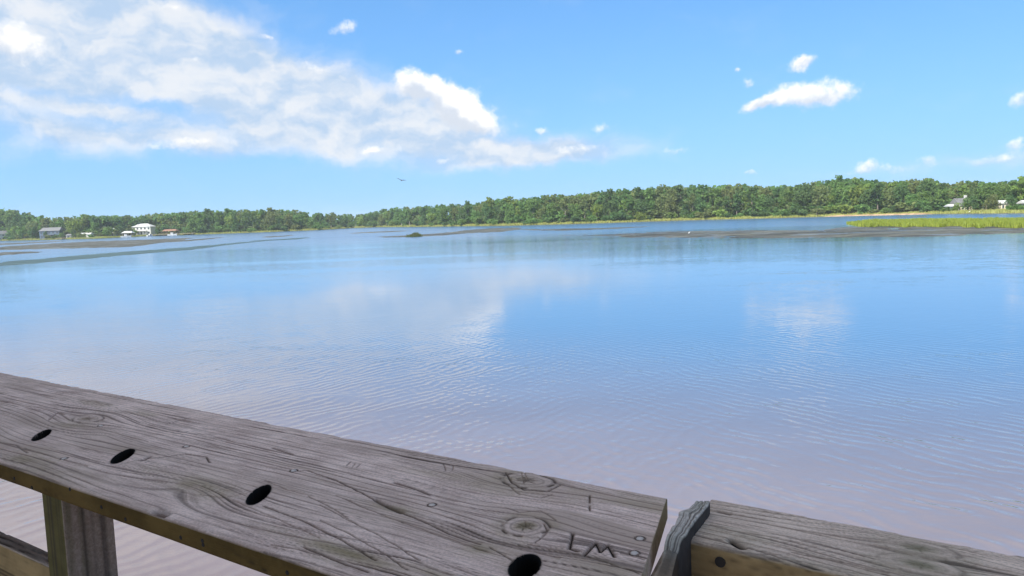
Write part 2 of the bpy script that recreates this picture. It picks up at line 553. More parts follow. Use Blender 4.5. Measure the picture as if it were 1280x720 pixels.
def mudflat(upper, lower, hgt=0.12, mat=None, name='mudflat', jit=1.0, seed=0, rough=0.28):
    """a low bank between two outlines on the water plane (photo columns run left to right)"""
    ux = [p[0] for p in upper]; lx = [p[0] for p in lower]
    x0, x1 = min(ux[0], lx[0]), max(ux[-1], lx[-1])
    n = max(24, int((x1 - x0) / 2.0)); mrow = 15
    vs = []
    for i in range(n + 1):
        x = x0 + (x1 - x0) * i / n
        yu = np.interp(x, ux, [p[1] for p in upper]); yl = np.interp(x, lx, [p[1] for p in lower])
        wob = jit * (fbm(np.array([x * 0.09]), np.array([seed * 3.3]), 5, 4, 0.6)[0] - 0.5)
        wob2 = jit * (fbm(np.array([x * 0.11]), np.array([seed * 3.3 + 40]), 6, 4, 0.6)[0] - 0.5)
        gap = max(yl - yu, 0.02)
        yu += wob * min(1.4, gap * 0.5); yl += wob2 * min(1.6, gap * 0.6)
        if yl < yu + 0.05: yl = yu + 0.05
        for j in range(mrow):
            s = j / (mrow - 1)
            p = on_z(x, yl + (yu - yl) * s)
            e = math.sin(math.pi * s) ** 0.6 if 0 < s < 1 else 0
            ends = min(1, 6 * i / n, 6 * (n - i) / n)
            z = -0.06 + (hgt + 0.06) * e * ends + rough * e * (fbm(np.array([p[0] * 0.13]), np.array([p[1] * 0.22]), 9, 3)[0] - 0.5)
            vs.append((p[0], p[1], z))
    fs = [(i * mrow + j, (i + 1) * mrow + j, (i + 1) * mrow + j + 1, i * mrow + j + 1) for i in range(n) for j in range(mrow - 1)]
    return tag(link(name, npmesh(name, vs, np.array(fs), mat or MUD, True)), kind='structure')


mudflat([(-60, 312), (0, 308.6), (37, 305.8), (120, 301.2), (187, 299.2), (250, 296.6)], [(-60, 316), (0, 312.8), (120, 310), (160, 309), (187, 306), (206, 303.4), (250, 297.4)], 0.25, seed=1)
mudflat([(-60, 307), (0, 304.4), (45, 302.6), (90, 300.8)], [(-60, 309.5), (0, 306.4), (45, 304), (90, 301.4)], 0.15, seed=2)
mudflat([(-60, 318), (0, 315), (62, 314.6)], [(-60, 326), (0, 319.6), (30, 317), (62, 315.2)], 0.2, seed=3)
mudflat([(195, 302), (240, 299.4), (286, 295.8)], [(195, 304), (240, 301.4), (286, 296.4)], 0.12, seed=4)
mudflat([(325, 296.2), (369, 293.6)], [(325, 297.2), (350, 296.2), (369, 294.2)], 0.1, seed=5)
mudflat([(434, 291.4), (470, 289.6), (514, 287.8)], [(434, 292.3), (470, 291), (514, 288.8)], 0.12, seed=6)
mudflat([(462, 296), (512, 294.4), (560, 290.5), (592, 286.6), (620, 285), (660, 284)], [(462, 297), (512, 296.4), (560, 294), (593, 291.4), (630, 289.6), (660, 287)], 0.2, seed=7)
mudflat([(640, 286.5), (700, 286), (760, 284.6), (815, 282.6)], [(640, 287.6), (700, 288.6), (760, 286.6), (815, 283.4)], 0.12, seed=8)
mudflat([(692, 294.6), (744, 292.6), (800, 290.4), (840, 289), (900, 287.8), (960, 287.2), (1027, 287), (1062, 282.4), (1120, 282), (1300, 281), (1420, 280)],
        [(692, 295.2), (755, 296.6), (862, 298), (980, 298), (1060, 297.6), (1185, 296), (1280, 291.4), (1420, 287)], 0.12, seed=9, rough=.4)
mudflat([(1120, 271.4), (1164, 270.2)], [(1120, 272), (1164, 270.8)], 0.1, seed=10)
# low dark greenish band off the left shore, just breaking the surface
DARKBAND = D.materials.new('dark_band'); DARKBAND.use_nodes = True
_t = NT(DARKBAND.node_tree); _b = DARKBAND.node_tree.nodes['Principled BSDF']
_g = _t.n('ShaderNodeNewGeometry')
_mp = _t.n('ShaderNodeMapping'); _t.put(_mp.inputs[0], _g.outputs['Position']); _mp.inputs[3].default_value = (0.05, 0.25, 1)
_n = _t.noise(_mp.outputs[0], 1.0, 5, 0.6)
_t.put(_b.inputs['Base Color'], _t.mix(_t.ss(_n, 0.35, 0.65), (0.02, 0.042, 0.036, 1), (0.05, 0.09, 0.085, 1)))
_b.inputs['Roughness'].default_value = 0.45
_b.inputs['Specular IOR Level'].default_value = 0.25
_b.inputs['IOR'].default_value = 1.333
mudflat([(-60, 334), (0, 326.5), (56, 321.4), (131, 315.4), (240, 307.6), (300, 302.4), (375, 297.6)], [(-60, 341), (0, 334), (56, 330), (131, 322.6), (240, 313), (300, 305), (375, 298.6)], 0.03, DARKBAND, 'dark_band', 1.0, seed=11, rough=.03)
mudflat([(300, 301.6), (375, 296.8), (400, 296)], [(300, 303), (375, 299.4), (400, 296.6)], 0.03, DARKBAND, 'dark_band', 1.0, seed=12, rough=.03)

# ------------------------------------------------------------------ foliage
def leaf_material(name, lo, hi, obj_var=0.25, trans=0.48):
    m = D.materials.new(name); m.use_nodes = True
    nt = m.node_tree; t = NT(nt)
    b = nt.nodes['Principled BSDF']; out = nt.nodes['Material Output']
    oi = t.n('ShaderNodeObjectInfo'); geo = t.n('ShaderNodeNewGeometry')
    f = t.m('ADD', t.m('MULTIPLY', geo.outputs['Random Per Island'], 0.6), t.m('MULTIPLY', oi.outputs['Random'], 0.4))
    c = t.mix(f, lo + (1,), hi + (1,))
    hs = t.n('ShaderNodeHueSaturation')
    t.put(hs.inputs['Color'], c)
    t.put(hs.inputs['Hue'], t.m('ADD', 0.485, t.m('MULTIPLY', oi.outputs['Random'], 0.03)))
    t.put(hs.inputs['Value'], t.m('ADD', 1.14 - obj_var / 2, t.m('MULTIPLY', t.m('FRACT', t.m('MULTIPLY', oi.outputs['Random'], 7.31)), obj_var)))
    t.put(b.inputs['Base Color'], hs.outputs[0])
    b.inputs['Roughness'].default_value = 0.7
    b.inputs['Specular IOR Level'].default_value = 0.2
    tr = t.n('ShaderNodeBsdfTranslucent')
    t.put(tr.inputs[0], hs.outputs[0])
    mx = t.n('ShaderNodeMixShader'); mx.inputs[0].default_value = trans
    nt.links.new(b.outputs[0], mx.inputs[1]); nt.links.new(tr.outputs[0], mx.inputs[2])
    nt.links.new(mx.outputs[0], out.inputs[0])
    return m


LM = {'dark green': leaf_material('leaf_dark', (0.070, 0.125, 0.042), (0.115, 0.190, 0.060)),
      'mid green': leaf_material('leaf_mid', (0.098, 0.172, 0.044), (0.158, 0.252, 0.068)),
      'bright green': leaf_material('leaf_bright', (0.140, 0.205, 0.040), (0.215, 0.295, 0.068)),
      'olive green': leaf_material('leaf_olive', (0.120, 0.155, 0.048), (0.185, 0.215, 0.075))}
BARK = basic('bark', (0.20, 0.165, 0.13), 0.9, 0.3, 2.0)
PALEBARK = basic('pale_bark', (0.36, 0.31, 0.26), 0.9, 0.25, 2.0)


def cards(centres, size, rng, flat=0.0):
    """leaf clumps: bent quads with random turn"""
    n = len(centres)
    d = rng.normal(size=(n, 3)); d[:, 2] = d[:, 2] * (1 - flat) + flat * 1.2; d /= np.linalg.norm(d, axis=1)[:, None]
    a = np.cross(d, rng.normal(size=(n, 3))); a /= np.linalg.norm(a, axis=1)[:, None]
    b = np.cross(d, a)
    s = (size * rng.uniform(0.6, 1.35, n))[:, None]
    k_ = rng.uniform(0.5, 0.9, n)[:, None]
    P = np.stack([centres - a * s, centres - b * s * k_ + d * s * .25, centres + a * s, centres + b * s * k_ - d * s * .2], 1)
    return P.reshape(-1, 3), np.arange(n * 4).reshape(n, 4)


def crown_mesh(name, kind, mat, seed, n=760):
    """unit tree: 1 m high; crown only"""
    rng = np.random.default_rng(seed)
    pts = []
    if kind == 'pine':
        lob = [(rng.normal(0, .055), rng.normal(0, .055), z, rng.uniform(.07, .13) * (1.15 - abs(z - .72) * 1.3)) for z in np.linspace(.34, .95, 13)]
        lob += [(rng.normal(0, .11), rng.normal(0, .11), rng.uniform(.55, .85), rng.uniform(.05, .085)) for _ in range(7)]
        sq = .62; size = .034
    elif kind == 'oak':
        lob = [(rng.normal(0, .12), rng.normal(0, .12), rng.uniform(.22, .86), rng.uniform(.13, .20)) for _ in range(16)]
        lob += [(rng.normal(0, .06), rng.normal(0, .06), .86, .12), (0, 0, .58, .27)]
        sq = .8; size = .042
    elif kind == 'cedar':
        lob = [(rng.normal(0, .03), rng.normal(0, .03), z, .19 * (1.08 - z) + .03) for z in np.linspace(.12, .95, 12)]
        sq = .9; size = .036
    else:  # bush
        lob = [(rng.normal(0, .28), rng.normal(0, .28), rng.uniform(.2, .7), rng.uniform(.2, .34)) for _ in range(9)]
        sq = .85; size = .09
    w = np.array([l[3] ** 2 for l in lob]); w /= w.sum()
    for (x, y, z, r), wi in zip(lob, w):
        m_ = max(8, int(n * wi))
        d = rng.normal(size=(m_, 3)); d /= np.linalg.norm(d, axis=1)[:, None]
        rr = r * rng.uniform(.35, 1.12, m_) ** .6
        pts.append(np.array([x, y, z]) + d * rr[:, None] * np.array([1, 1, sq]))
    pts = np.concatenate(pts)
    pts[:, 2] = np.clip(pts[:, 2], .03, 1.0)
    v, f = cards(pts, size, rng, .25)
    return npmesh(name, v, f, mat)


def trunk_mesh(name, kind, mat, seed):
    rng = random.Random(seed)
    mb = MB()
    top = {'pine': .9, 'oak': .62, 'cedar': .8, 'bush': .5}[kind]
    r0 = {'pine': .017, 'oak': .022, 'cedar': .018, 'bush': .03}[kind]
    lean = rng.uniform(-.03, .03)
    mb.tube([(0, 0, -.03), (lean * .3, 0, top * .35), (lean, .01, top * .7), (lean * .8, 0, top)], [r0 * 1.25, r0, r0 * .7, r0 * .2], 6)
    for i in range(5 if kind != 'bush' else 3):
        a = rng.uniform(0, 6.28); z = top * rng.uniform(.45, .85); L = rng.uniform(.1, .2)
        mb.tube([(lean * .7, 0, z), (math.cos(a) * L * .6, math.sin(a) * L * .6, z + L * .4), (math.cos(a) * L, math.sin(a) * L, z + L * .7)], [r0 * .45, r0 * .3, r0 * .1], 4)
    me = D.meshes.new(name); me.from_pydata(mb.v, [], mb.f); me.materials.append(mat); me.update()
    return me


PROTO = {}
for ki, kind in enumerate(('pine', 'oak', 'cedar', 'bush')):
    for ci, colr in enumerate(LM):
        for v_ in range(2):
            sd = ki * 100 + ci * 10 + v_
            PROTO[(kind, colr, v_)] = (crown_mesh('crown', kind, LM[colr], sd), trunk_mesh('trunk', kind, PALEBARK if (kind == 'pine' and v_) else BARK, sd))

TOPS = [(-420, 262), (-60, 258), (0, 259), (20, 262), (40, 266), (55, 271), (85, 271), (105, 267), (140, 268.5), (180, 268), (205, 265), (230, 264), (250, 262), (330, 261), (370, 262), (395, 265), (430, 267), (455, 267), (480, 260), (520, 257), (580, 254), (620, 248), (660, 246),
        (690, 243), (720, 241), (760, 237), (790, 235), (860, 231), (900, 230), (930, 229), (960, 232), (990, 230), (1010, 227), (1040, 222), (1080, 222), (1110, 225), (1150, 224), (1163, 220), (1178, 229), (1200, 226), (1215, 224), (1240, 227), (1260, 224), (1300, 224), (1560, 222)]
_tx = [a for a, b in TOPS]; _ty = [b for a, b in TOPS]


def tree_height(x, off):
    P = land_pt(x, off)
    yt = np.interp(x, _tx, _ty)
    top = at_depth(x, yt, P[1])
    return max(3.0, top[2] - P[2])


SEG = [(-40, 'beside the small white cottage at the far left edge'), (46, 'behind the blue-grey waterfront house'), (92, 'behind the low white sheds'), (133, 'left of the white two-storey house'), (164, 'behind the white two-storey house'),
       (198, 'behind the brown-roofed dock shed'), (228, 'just right of the dock sheds'), (262, 'above the left grassy bank'), (318, 'in the middle of the left wood'), (372, 'at the right end of the left wood'), (420, 'in the low dip of the treeline'),
       (466, 'left of the small marsh bush'), (500, 'straight behind the small marsh bush'), (540, 'just right of the marsh bush'), (590, 'behind the long brown mud bar'), (650, 'where the central wood starts rising'), (705, 'left of the middle egret flat'),
       (760, 'behind the tip of the right mudflat'), (812, 'straight behind the egret on the mudflat'), (880, 'behind the wide blue channel'), (935, 'beneath the two small clouds'), (985, 'left of the grass island tip'), (1035, 'behind the left tip of the grass island'),
       (1078, 'behind the left third of the grass island'), (1124, 'behind the bare orange bank'), (1162, 'just left of the gabled house'), (1184, 'behind the gabled house'), (1218, 'between the two far right houses'), (1242, 'behind the cream house'), (1264, 'by the right edge house'), (1310, '')]
ORD = ['first', 'second', 'third', 'fourth', 'fifth', 'sixth', 'seventh', 'eighth', 'ninth', 'tenth', 'eleventh', 'twelfth', 'thirteenth', 'fourteenth']
KINDN = {'pine': ('pine_tree', 'pine'), 'oak': ('broadleaf_tree', 'broadleaf'), 'cedar': ('cedar_tree', 'cedar'), 'bush': ('shore_bush', 'bush')}
trees = []   # (x, off, kind, colour, height, row)
HOUSE_GAPS = [(-12, 12, 30), (48, 92, 34), (96, 170, 42), (160, 235, 40), (1183, 1220, 24), (1238, 1290, 24)]
RND = random.Random(11)


def add_row(x0, x1, step, off, hf, row, kinds, wide=1.0):
    x = x0
    while x < x1:
        xx = x + RND.uniform(-.35, .35) * step
        oo = off + RND.uniform(-.3, .3) * max(6, off * .5)
        for a, b, m_ in HOUSE_GAPS:
            if a < xx < b and oo < m_: oo = m_ + RND.uniform(0, 8)
        kind = RND.choices([k_[0] for k_ in kinds], [k_[1] for k_ in kinds])[0]
        colr = RND.choices(list(LM), [.34, .34, .14, .18])[0]
        if kind == 'cedar': colr = 'dark green'
        h = tree_height(xx, oo) * RND.uniform(*hf)
        if kind == 'bush': h = RND.uniform(2.5, 6)
        if kind == 'oak' and row == 'back': h *= .97
        trees.append((xx, oo, kind, colr, h, row))
        x += step * RND.uniform(.75, 1.25)


K1 = [('pine', .40), ('oak', .46), ('cedar', .14)]
add_row(-8, 1288, 13.2, 11, (.62, .93), 'front', K1)
add_row(-8, 1288, 13.0, 30, (.82, 1.10), 'back', [('pine', .66), ('oak', .34)])
add_row(235, 1180, 17, 6, (.2, .3), 'shore', [('bush', 1.0)])
for xx, oo, kd, cl, hh in ((57, 7, 'oak', 'dark green', 6.5), (77, 8, 'oak', 'mid green', 5), (92, 12, 'oak', 'dark green', 7), (101, 10, 'bush', 'olive green', 3.5), (112, 9, 'bush', 'mid green', 2.6), (73, 9, 'bush', 'dark green', 4), (62, 8, 'bush', 'olive green', 3.2), (169, 14, 'oak', 'mid green', 4.5), (196, 12, 'oak', 'dark green', 6), (137, 24, 'oak', 'mid green', 8), (149, 24, 'oak', 'dark green', 9), (1187, 9, 'bush', 'mid green', 3), (1196, 10, 'oak', 'bright green', 4.2), (1211, 11, 'oak', 'mid green', 6.5), (1221, 9, 'oak', 'dark green', 7), (1241, 10, 'oak', 'olive green', 7), (1264, 10, 'oak', 'dark green', 6.5), (1274, 9, 'bush', 'mid green', 3.4), (15, 6, 'bush', 'mid green', 4), (20, 6, 'oak', 'bright green', 12), (30, 7, 'oak', 'mid green', 13), (40, 8, 'oak', 'dark green', 10)):
    trees.append((xx, oo, kd, cl, hh, 'lone'))
trees.sort(key=lambda t_: t_[0])
count = {}
for xx, oo, kind, colr, h, row in trees:
    si = max(i for i, s_ in enumerate(SEG[:-1]) if s_[0] <= xx or i == 0)
    key = (si, kind, colr, row)
    count.setdefault(key, []).append((xx, oo, h))
for (si, kind, colr, row), lst in count.items():
    nm, word = KINDN[kind]
    where = SEG[si][1]
    for i, (xx, oo, h) in enumerate(lst):
        v_ = RND.randrange(2)
        cm, tm = PROTO[(kind, colr, v_)]
        p = land_pt(xx, oo)
        root = empty(nm, p, RND.uniform(0, 6.28))
        wd = {'pine': 1.0, 'oak': .92, 'cedar': .95, 'bush': 1.25}[kind] * RND.uniform(.88, 1.2)
        root.scale = (h * wd, h * wd, h)
        link('crown', cm, root); link('trunk', tm, root)
        rowt = {'front': 'front-row', 'back': 'tall back-row', 'shore': 'low waterside', 'lone': 'waterside'}[row]
        o_ = '' if len(lst) == 1 else ('left ' if i == 0 else 'right ') if len(lst) == 2 else ORD[i] + ' '
        wh = where.replace('straight behind', 'in front of').replace('behind', 'in front of') if row == 'lone' else where
        lab = f"{o_}{rowt} {colr} {word} {wh}"
        if o_ and len(lst) > 2:
            l2 = f"{o_}{rowt} {colr} {word} from left {wh}"
            if len(l2.split()) <= 16: lab = l2
        tag(root, lab, 'tree' if kind != 'bush' else 'bush', 'trees along the far shore' if kind != 'bush' else 'bushes along the far shore')

# the wood behind them, one mass
fv, ffa, base = [], [], 0
rng = np.random.default_rng(5)
unit = {}
for kind in ('pine', 'oak'):
    for s_ in range(4):
        me = crown_mesh('tmp', kind, LM['mid green'], 900 + s_, 240)
        a = np.zeros(len(me.vertices) * 3, np.float32); me.vertices.foreach_get('co', a)
        v = a.reshape(-1, 3)
        c_ = v.reshape(-1, 4, 3).mean(1)[:, None]
        v = ((v.reshape(-1, 4, 3) - c_) * 1.7 + c_).reshape(-1, 3)
        unit[(kind, s_)] = v
        D.meshes.remove(me)
col_i = []
for off, st, hf in ((44, 8, (.86, 1.0)), (62, 8, (.9, 1.0)), (20, 9, (.7, .95)), (85, 9, (.9, 1.0)), (19, 5, (.25, .42)), (36, 5, (.3, .5)), (52, 6, (.4, .6))):
    for x in np.arange(-400, 1540, st):
        inframe = -10 < x < 1290
        if inframe and off == 20: continue
        if off == 19 and (any(a < x < b for a, b, m_ in HOUSE_GAPS)): continue
        low = hf[1] < .65
        xx = x + rng.uniform(-4, 4); oo = off + rng.uniform(-10, 10)
        p = land_pt(xx, oo); h = tree_height(xx, oo) * rng.uniform(*hf)
        v = unit[('oak', rng.integers(4))].copy() * np.array([1.7, 1.7, 1.0]) if low else unit[(('pine', 'oak')[rng.random() < .45], rng.integers(4))].copy()
        a = rng.uniform(0, 6.28); c, s = math.cos(a), math.sin(a)
        v = v @ np.array([[c, s, 0], [-s, c, 0], [0, 0, 1]]) * h * np.array([1.05, 1.05, 1.0]) + p
        fv.append(v); col_i.append(np.full(len(v) // 4, rng.integers(3)))
V = np.concatenate(fv)
me = npmesh('forest', V, np.arange(len(V)).reshape(-1, 4), LM['mid green'])
me.materials.append(LM['dark green']); me.materials.append(LM['olive green'])
me.polygons.foreach_set('material_index', np.concatenate(col_i).astype(np.int32))
tag(link('forest', me), 'dense mixed wood filling in behind the shore trees', 'forest', kind='stuff')

# ------------------------------------------------------------------ marsh grass
def grass_material(name, lo, hi):
    return leaf_material(name, lo, hi, 0.1, 0.35)


MARSH = grass_material('marsh_grass', (0.15, 0.215, 0.03), (0.32, 0.36, 0.06))
SHOREG = grass_material('shore_grass', (0.22, 0.25, 0.06), (0.42, 0.41, 0.13))


def blades(base, h, w, rng, per=3):
    n = len(base)
    base = np.repeat(base, per, 0); n = len(base)
    base = base + np.c_[rng.normal(0, w * 1.2, (n, 2)), np.zeros(n)]
    a = rng.uniform(0, 6.28, n); hh = h * rng.uniform(.55, 1.15, n)
    t_ = np.c_[np.cos(a), np.sin(a), np.zeros(n)] * w / 2
    hh = hh * (.42 + 1.16 * fbm(base[:, 0] * .22, base[:, 1] * .10, 33, 4, .65))
    le = rng.normal(0, .22, (n, 2)) * hh[:, None]
    tip = base + np.c_[le, hh]
    mid = base + np.c_[le * .35, hh * .6]
    P = np.stack([base - t_, base + t_, mid + t_ * .7, tip, mid - t_ * .7], 1)
    return P.reshape(-1, 3), np.arange(n * 5).reshape(n, 5)


rng = np.random.default_rng(21)
pts = []
for _ in range(26000):                     # the grass island
    x = rng.uniform(1060, 1440); yu = np.interp(x, [1060, 1100, 1280, 1440], [279.6, 278.6, 277.6, 276.5]); yl = np.interp(x, [1060, 1085, 1280, 1440], [281.6, 283.6, 284.6, 283.4])
    yl += 0.9 * math.sin(x * .13) * .5 + (vn(np.array([x * .12]), np.array([2.2]), 4)[0] - .5) * 1.6
    tip_ = min(1, (x - 1058) / 26)
    yc = yu * .45 + yl * .55
    y = yc + (rng.random() - .55) * (yl - yu) * (tip_ ** .6) + rng.normal(0, .12)
    p = on_z(x, y); p[2] = 0.08 - (1 - tip_) * .35
    if rng.random() > .35 + .65 * tip_: continue
    pts.append(p)
v, f = blades(np.array(pts), 1.05, .16, rng, 3)
tag(link('marsh_grass', npmesh('marsh_grass', v, f, MARSH)), 'yellow-green marsh grass covering the island at right', 'marsh grass', kind='stuff')
pts = []
for _ in range(26000):                     # the shore fringe
    x = rng.uniform(-60, 1420)
    o_ = rng.uniform(.5, 9) if x < 560 else rng.uniform(.5, 16)
    if 45 < x < 235: o_ *= .35
    p = land_pt(x, o_)
    pts.append(p)
v, f = blades(np.array(pts), 1.0, .28, rng, 2)
tag(link('shore_grass', npmesh('shore_grass', v, f, SHOREG)), 'pale grass fringe along the far shore', 'shore grass', kind='stuff')


def shrub(name, x, y, w, h, label, seed):
    p = on_z(x, y)
    root = empty(name, (p[0], p[1], .03))
    rng = np.random.default_rng(seed)
    n = 500
    b = np.c_[rng.normal(0, w * .24, (n, 2)), np.zeros(n)]
    fall = 1 - .5 * np.clip(np.linalg.norm(b[:, :2], axis=1) / (w * .5), 0, 1)
    v, f = blades(b, h, .09, rng, 3)
    sc = np.repeat(np.repeat(fall, 3), 5)
    v[:, 2] *= sc
    link('blades', npmesh('blades', v, f, GRB), root)
    mb = MB()
    for i in range(40):
        a = i * .157; mb.tube([(math.cos(a) * w * .5 * rng.uniform(.2, 1), math.sin(a) * w * .4, -.1), (math.cos(a) * w * .3, math.sin(a) * w * .3, h * .5)], [.03, .012], 4)
    mb.build('stem', BARK, root)
    tag(root, label, 'bush')


GRB = grass_material('marsh_bush_leaf', (0.07, 0.095, 0.03), (0.15, 0.17, 0.055))
shrub('marsh_bush', 518.5, 296.0, 3.4, 1.75, 'small round green marsh bush alone on a mud bar in mid-water', 4)

# ------------------------------------------------------------------ houses, docks, boats on the left and right shores
WHITE = basic('white_paint', (0.54, 0.53, 0.50), 0.6, .05, 1)
CREAM = basic('cream_paint', (0.66, 0.58, 0.42), 0.6, .06, 1)
BLUEG = basic('blue_grey_siding', (0.085, 0.12, 0.155), 0.6, .08, 1)
PALER = basic('pale_roof', (0.48, 0.48, 0.46), 0.7, .08, 1)
GREYR = basic('grey_roof', (0.15, 0.15, 0.15), 0.8, .15, 1)
BROWNR = basic('brown_roof', (0.24, 0.13, 0.085), 0.8, .15, 1)
TIMB = basic('dock_timber', (0.22, 0.17, 0.125), 0.85, .2, 2)
GLASS = basic('window_glass', (0.05, 0.06, 0.07), 0.15, .1, 1, .6)


def windows(root, xs_, z0, z1, y, w, frame=None):
    for x in xs_:
        fr = MB().box(x - w / 2 - .1, x + w / 2 + .1, y - .07, y - .002, z0 - .1, z1 + .1).build('window', frame or WHITE, root)
        MB().box(x - w / 2, x + w / 2, y - .10, y - .072, z0, z1).build('pane', GLASS, fr)


def house(name, x, off, w, d, hw, hr, wall, roof, label, ridge, rz=0.0, floors=1, nwin=3, porch=False, chimney=False):
    p = land_pt(x, off)
    r = empty(name, p, rz + math.atan2(-p[0], p[1]) * -0.0)
    MB().box(-w / 2, w / 2, -d / 2, d / 2, -.6, hw).build('wall', wall, r)
    rf = MB().hip(-w / 2 - .5, w / 2 + .5, -d / 2 - .5, d / 2 + .5, hw + .003, hw + hr, ridge).build('roof', roof, r)
    if chimney: MB().box(w * .2, w * .2 + .9, .2, 1.0, hw + .3, hw + hr + 1.2).build('chimney', WHITE, rf)
    fh = hw / floors
    for f_ in range(floors):
        windows(r, [(-w / 2) + w * (i + .5) / nwin for i in range(nwin) if not (f_ == 0 and i == nwin // 2)], f_ * fh + fh * .35, f_ * fh + fh * .78, -d / 2, w / nwin * .42, GREYR if wall == BLUEG else None)
    dr = MB().box(-.55, .55, -d / 2 - .08, -d / 2 - .002, 0, 2.1).build('door', GLASS, r)
    MB().box(.3, .42, -d / 2 - .14, -d / 2 - .083, 1.0, 1.1).build('handle', PALER, dr)
    pm = WHITE if wall == WHITE else GREYR
    if porch:
        MB().box(-w * .32, w * .32, -d / 2 - 2.6, -d / 2 - .01, fh - .15, fh + .1).build('porch_roof', pm, r)
        MB().box(-w * .32, w * .32, -d / 2 - 2.6, -d / 2 - .01, -.6, .15).build('porch_floor', pm, r)
        for i in range(5):
            xx = -w * .31 + w * .62 * i / 4
            MB().tube([(xx, -d / 2 - 2.4, .151), (xx, -d / 2 - 2.4, fh - .152)], .16, 8).build('column', pm, r)
    tag(r, label, 'house')
    return r


house('white_house', 180, 26, 14.5, 9, 6.4, 2.4, WHITE, PALER, 'large white two-storey house with pale hipped roof facing the water', 4.2, 0, 2, 5, True, False)
house('white_cottage', 1, 7, 9, 7, 5.2, 2.6, WHITE, GREYR, 'small white cottage at the left edge beside tall trees', .1, R(60), 2, 3)
house('waterfront_house', 66, 18, 15, 9, 5.8, 2.6, BLUEG, GREYR, 'blue-grey waterfront house with dark porch among trees', 1.0, 0, 2, 5, True)
house('white_shed', 87, 16, 3.2, 4, 2.0, 1.2, WHITE, GREYR, 'smallest white shed beside the blue-grey house', .1)
house('white_shed', 108, 22, 7.5, 5, 2.2, 1.2, WHITE, PALER, 'long low white shed on the lawn under a bright tree', .1)
house('white_shed', 142, 34, 3.8, 4, 4.2, 1.6, WHITE, PALER, 'narrow tall white shed left of the white two-storey house', .1)
house('gabled_house', 1203, 20, 7.6, 6, 2.4, 3.0, CREAM, GREYR, 'cream cottage with steep grey gabled roof among trees at right', .1, R(12), 1, 3, False, True)
house('cream_house', 1254, 18, 4.8, 5, 2.8, 1.2, CREAM, PALER, 'small cream house half hidden by trees near the right edge', .2, 0, 1, 3)
house('cream_house', 1284, 18, 4.0, 5, 2.6, 1.2, WHITE, PALER, 'white house cut by the right edge of the photo', .2, 0, 1, 3)
# garage wing in front of the gabled cottage
house('garage', 1190, 11, 3.4, 4, 2.4, .9, WHITE, PALER, 'little white garage left of the cream gabled cottage', .1, 0, 1, 3)


def dock(name, x, off, w, d, h, roof, label, cat='dock'):
    p = land_pt(x, off, 0.0)
    r = empty(name, p)
    MB().box(-w / 2, w / 2, -d / 2, d / 2, .9, 1.1).build('deck', TIMB, r)
    for sx in (-1, -.33, .33, 1):
        for sy in (-1, 1):
            MB().tube([(sx * w * .46, sy * d * .44, -1), (sx * w * .46, sy * d * .44, (h if roof else 1.9))], .16, 6).build('pile', TIMB, r)
    if roof:
        MB().hip(-w / 2 - .4, w / 2 + .4, -d / 2 - .4, d / 2 + .4, h, h + 1.3, 1.2).build('roof', roof, r)
    tag(r, label, cat)


dock('boathouse', 160, -2, 7, 5, 3.1, PALER, 'pale-roofed open boathouse on piles left of the white house', 'boathouse')
dock('dock_shed', 213, 0, 10, 6, 3.4, BROWNR, 'brown-roofed dock shed on piles right of the white house', 'boathouse')
dock('jetty', 197, -1, 11, 3, 3, None, 'low dark timber jetty below the white house', 'jetty')
dock('jetty', 232, -1, 12, 3, 3, None, 'low timber jetty right of the brown-roofed shed', 'jetty')
dock('jetty', 78, -1, 9, 3, 3, None, 'grey timber jetty in front of the blue-grey house', 'jetty')


def boat(x, off, L, label, rz=0.2):
    p = land_pt(x, off, 0.02)
    r = empty('motor_boat', p, rz)
    st = [(-.5, .36, .34), (-.2, .42, .32), (.15, .38, .34), (.38, .2, .42), (.5, .02, .52)]
    mb = MB(); vs = []
    for sx, hw, zt in st:
        for yy, zz in ((-hw, zt), (-hw * .7, .0), (0, -.1), (hw * .7, .0), (hw, zt)):
            vs.append((sx * L, yy * L * .38, zz * L * .42))
    fs = [(i * 5 + j, (i + 1) * 5 + j, (i + 1) * 5 + j + 1, i * 5 + j + 1) for i in range(4) for j in range(4)]
    fs += [(i * 5, i * 5 + 4, i * 5 + 9, i * 5 + 5) for i in range(4)] + [(0, 1, 2, 3, 4)]
    mb.poly(vs, fs).build('hull', WHITE, r)
    cb = MB().box(-L * .15, L * .12, -L * .1, L * .1, L * .14, L * .32).build('cabin', WHITE, r)
    MB().box(-L * .1, L * .122, -L * .104, L * .104, L * .22, L * .28).build('window', GLASS, cb)
    tag(r, label, 'boat', 'boats moored at the left docks')


boat(157, -8, 7, 'white boat moored in front of the pale-roofed boathouse')
boat(187, -7, 5.5, 'small white boat below the white two-storey house', 1.2)
boat(215, -8, 7, 'white boat moored in front of the brown-roofed dock shed', -.1)

# ------------------------------------------------------------------ birds
EGW = basic('egret_white', (0.82, 0.82, 0.80), .7, .03)
BILL = basic('egret_bill', (0.6, 0.4, 0.08), .5, .1)
DARKF = basic('dark_feathers', (0.045, 0.04, 0.04), .7, .2)


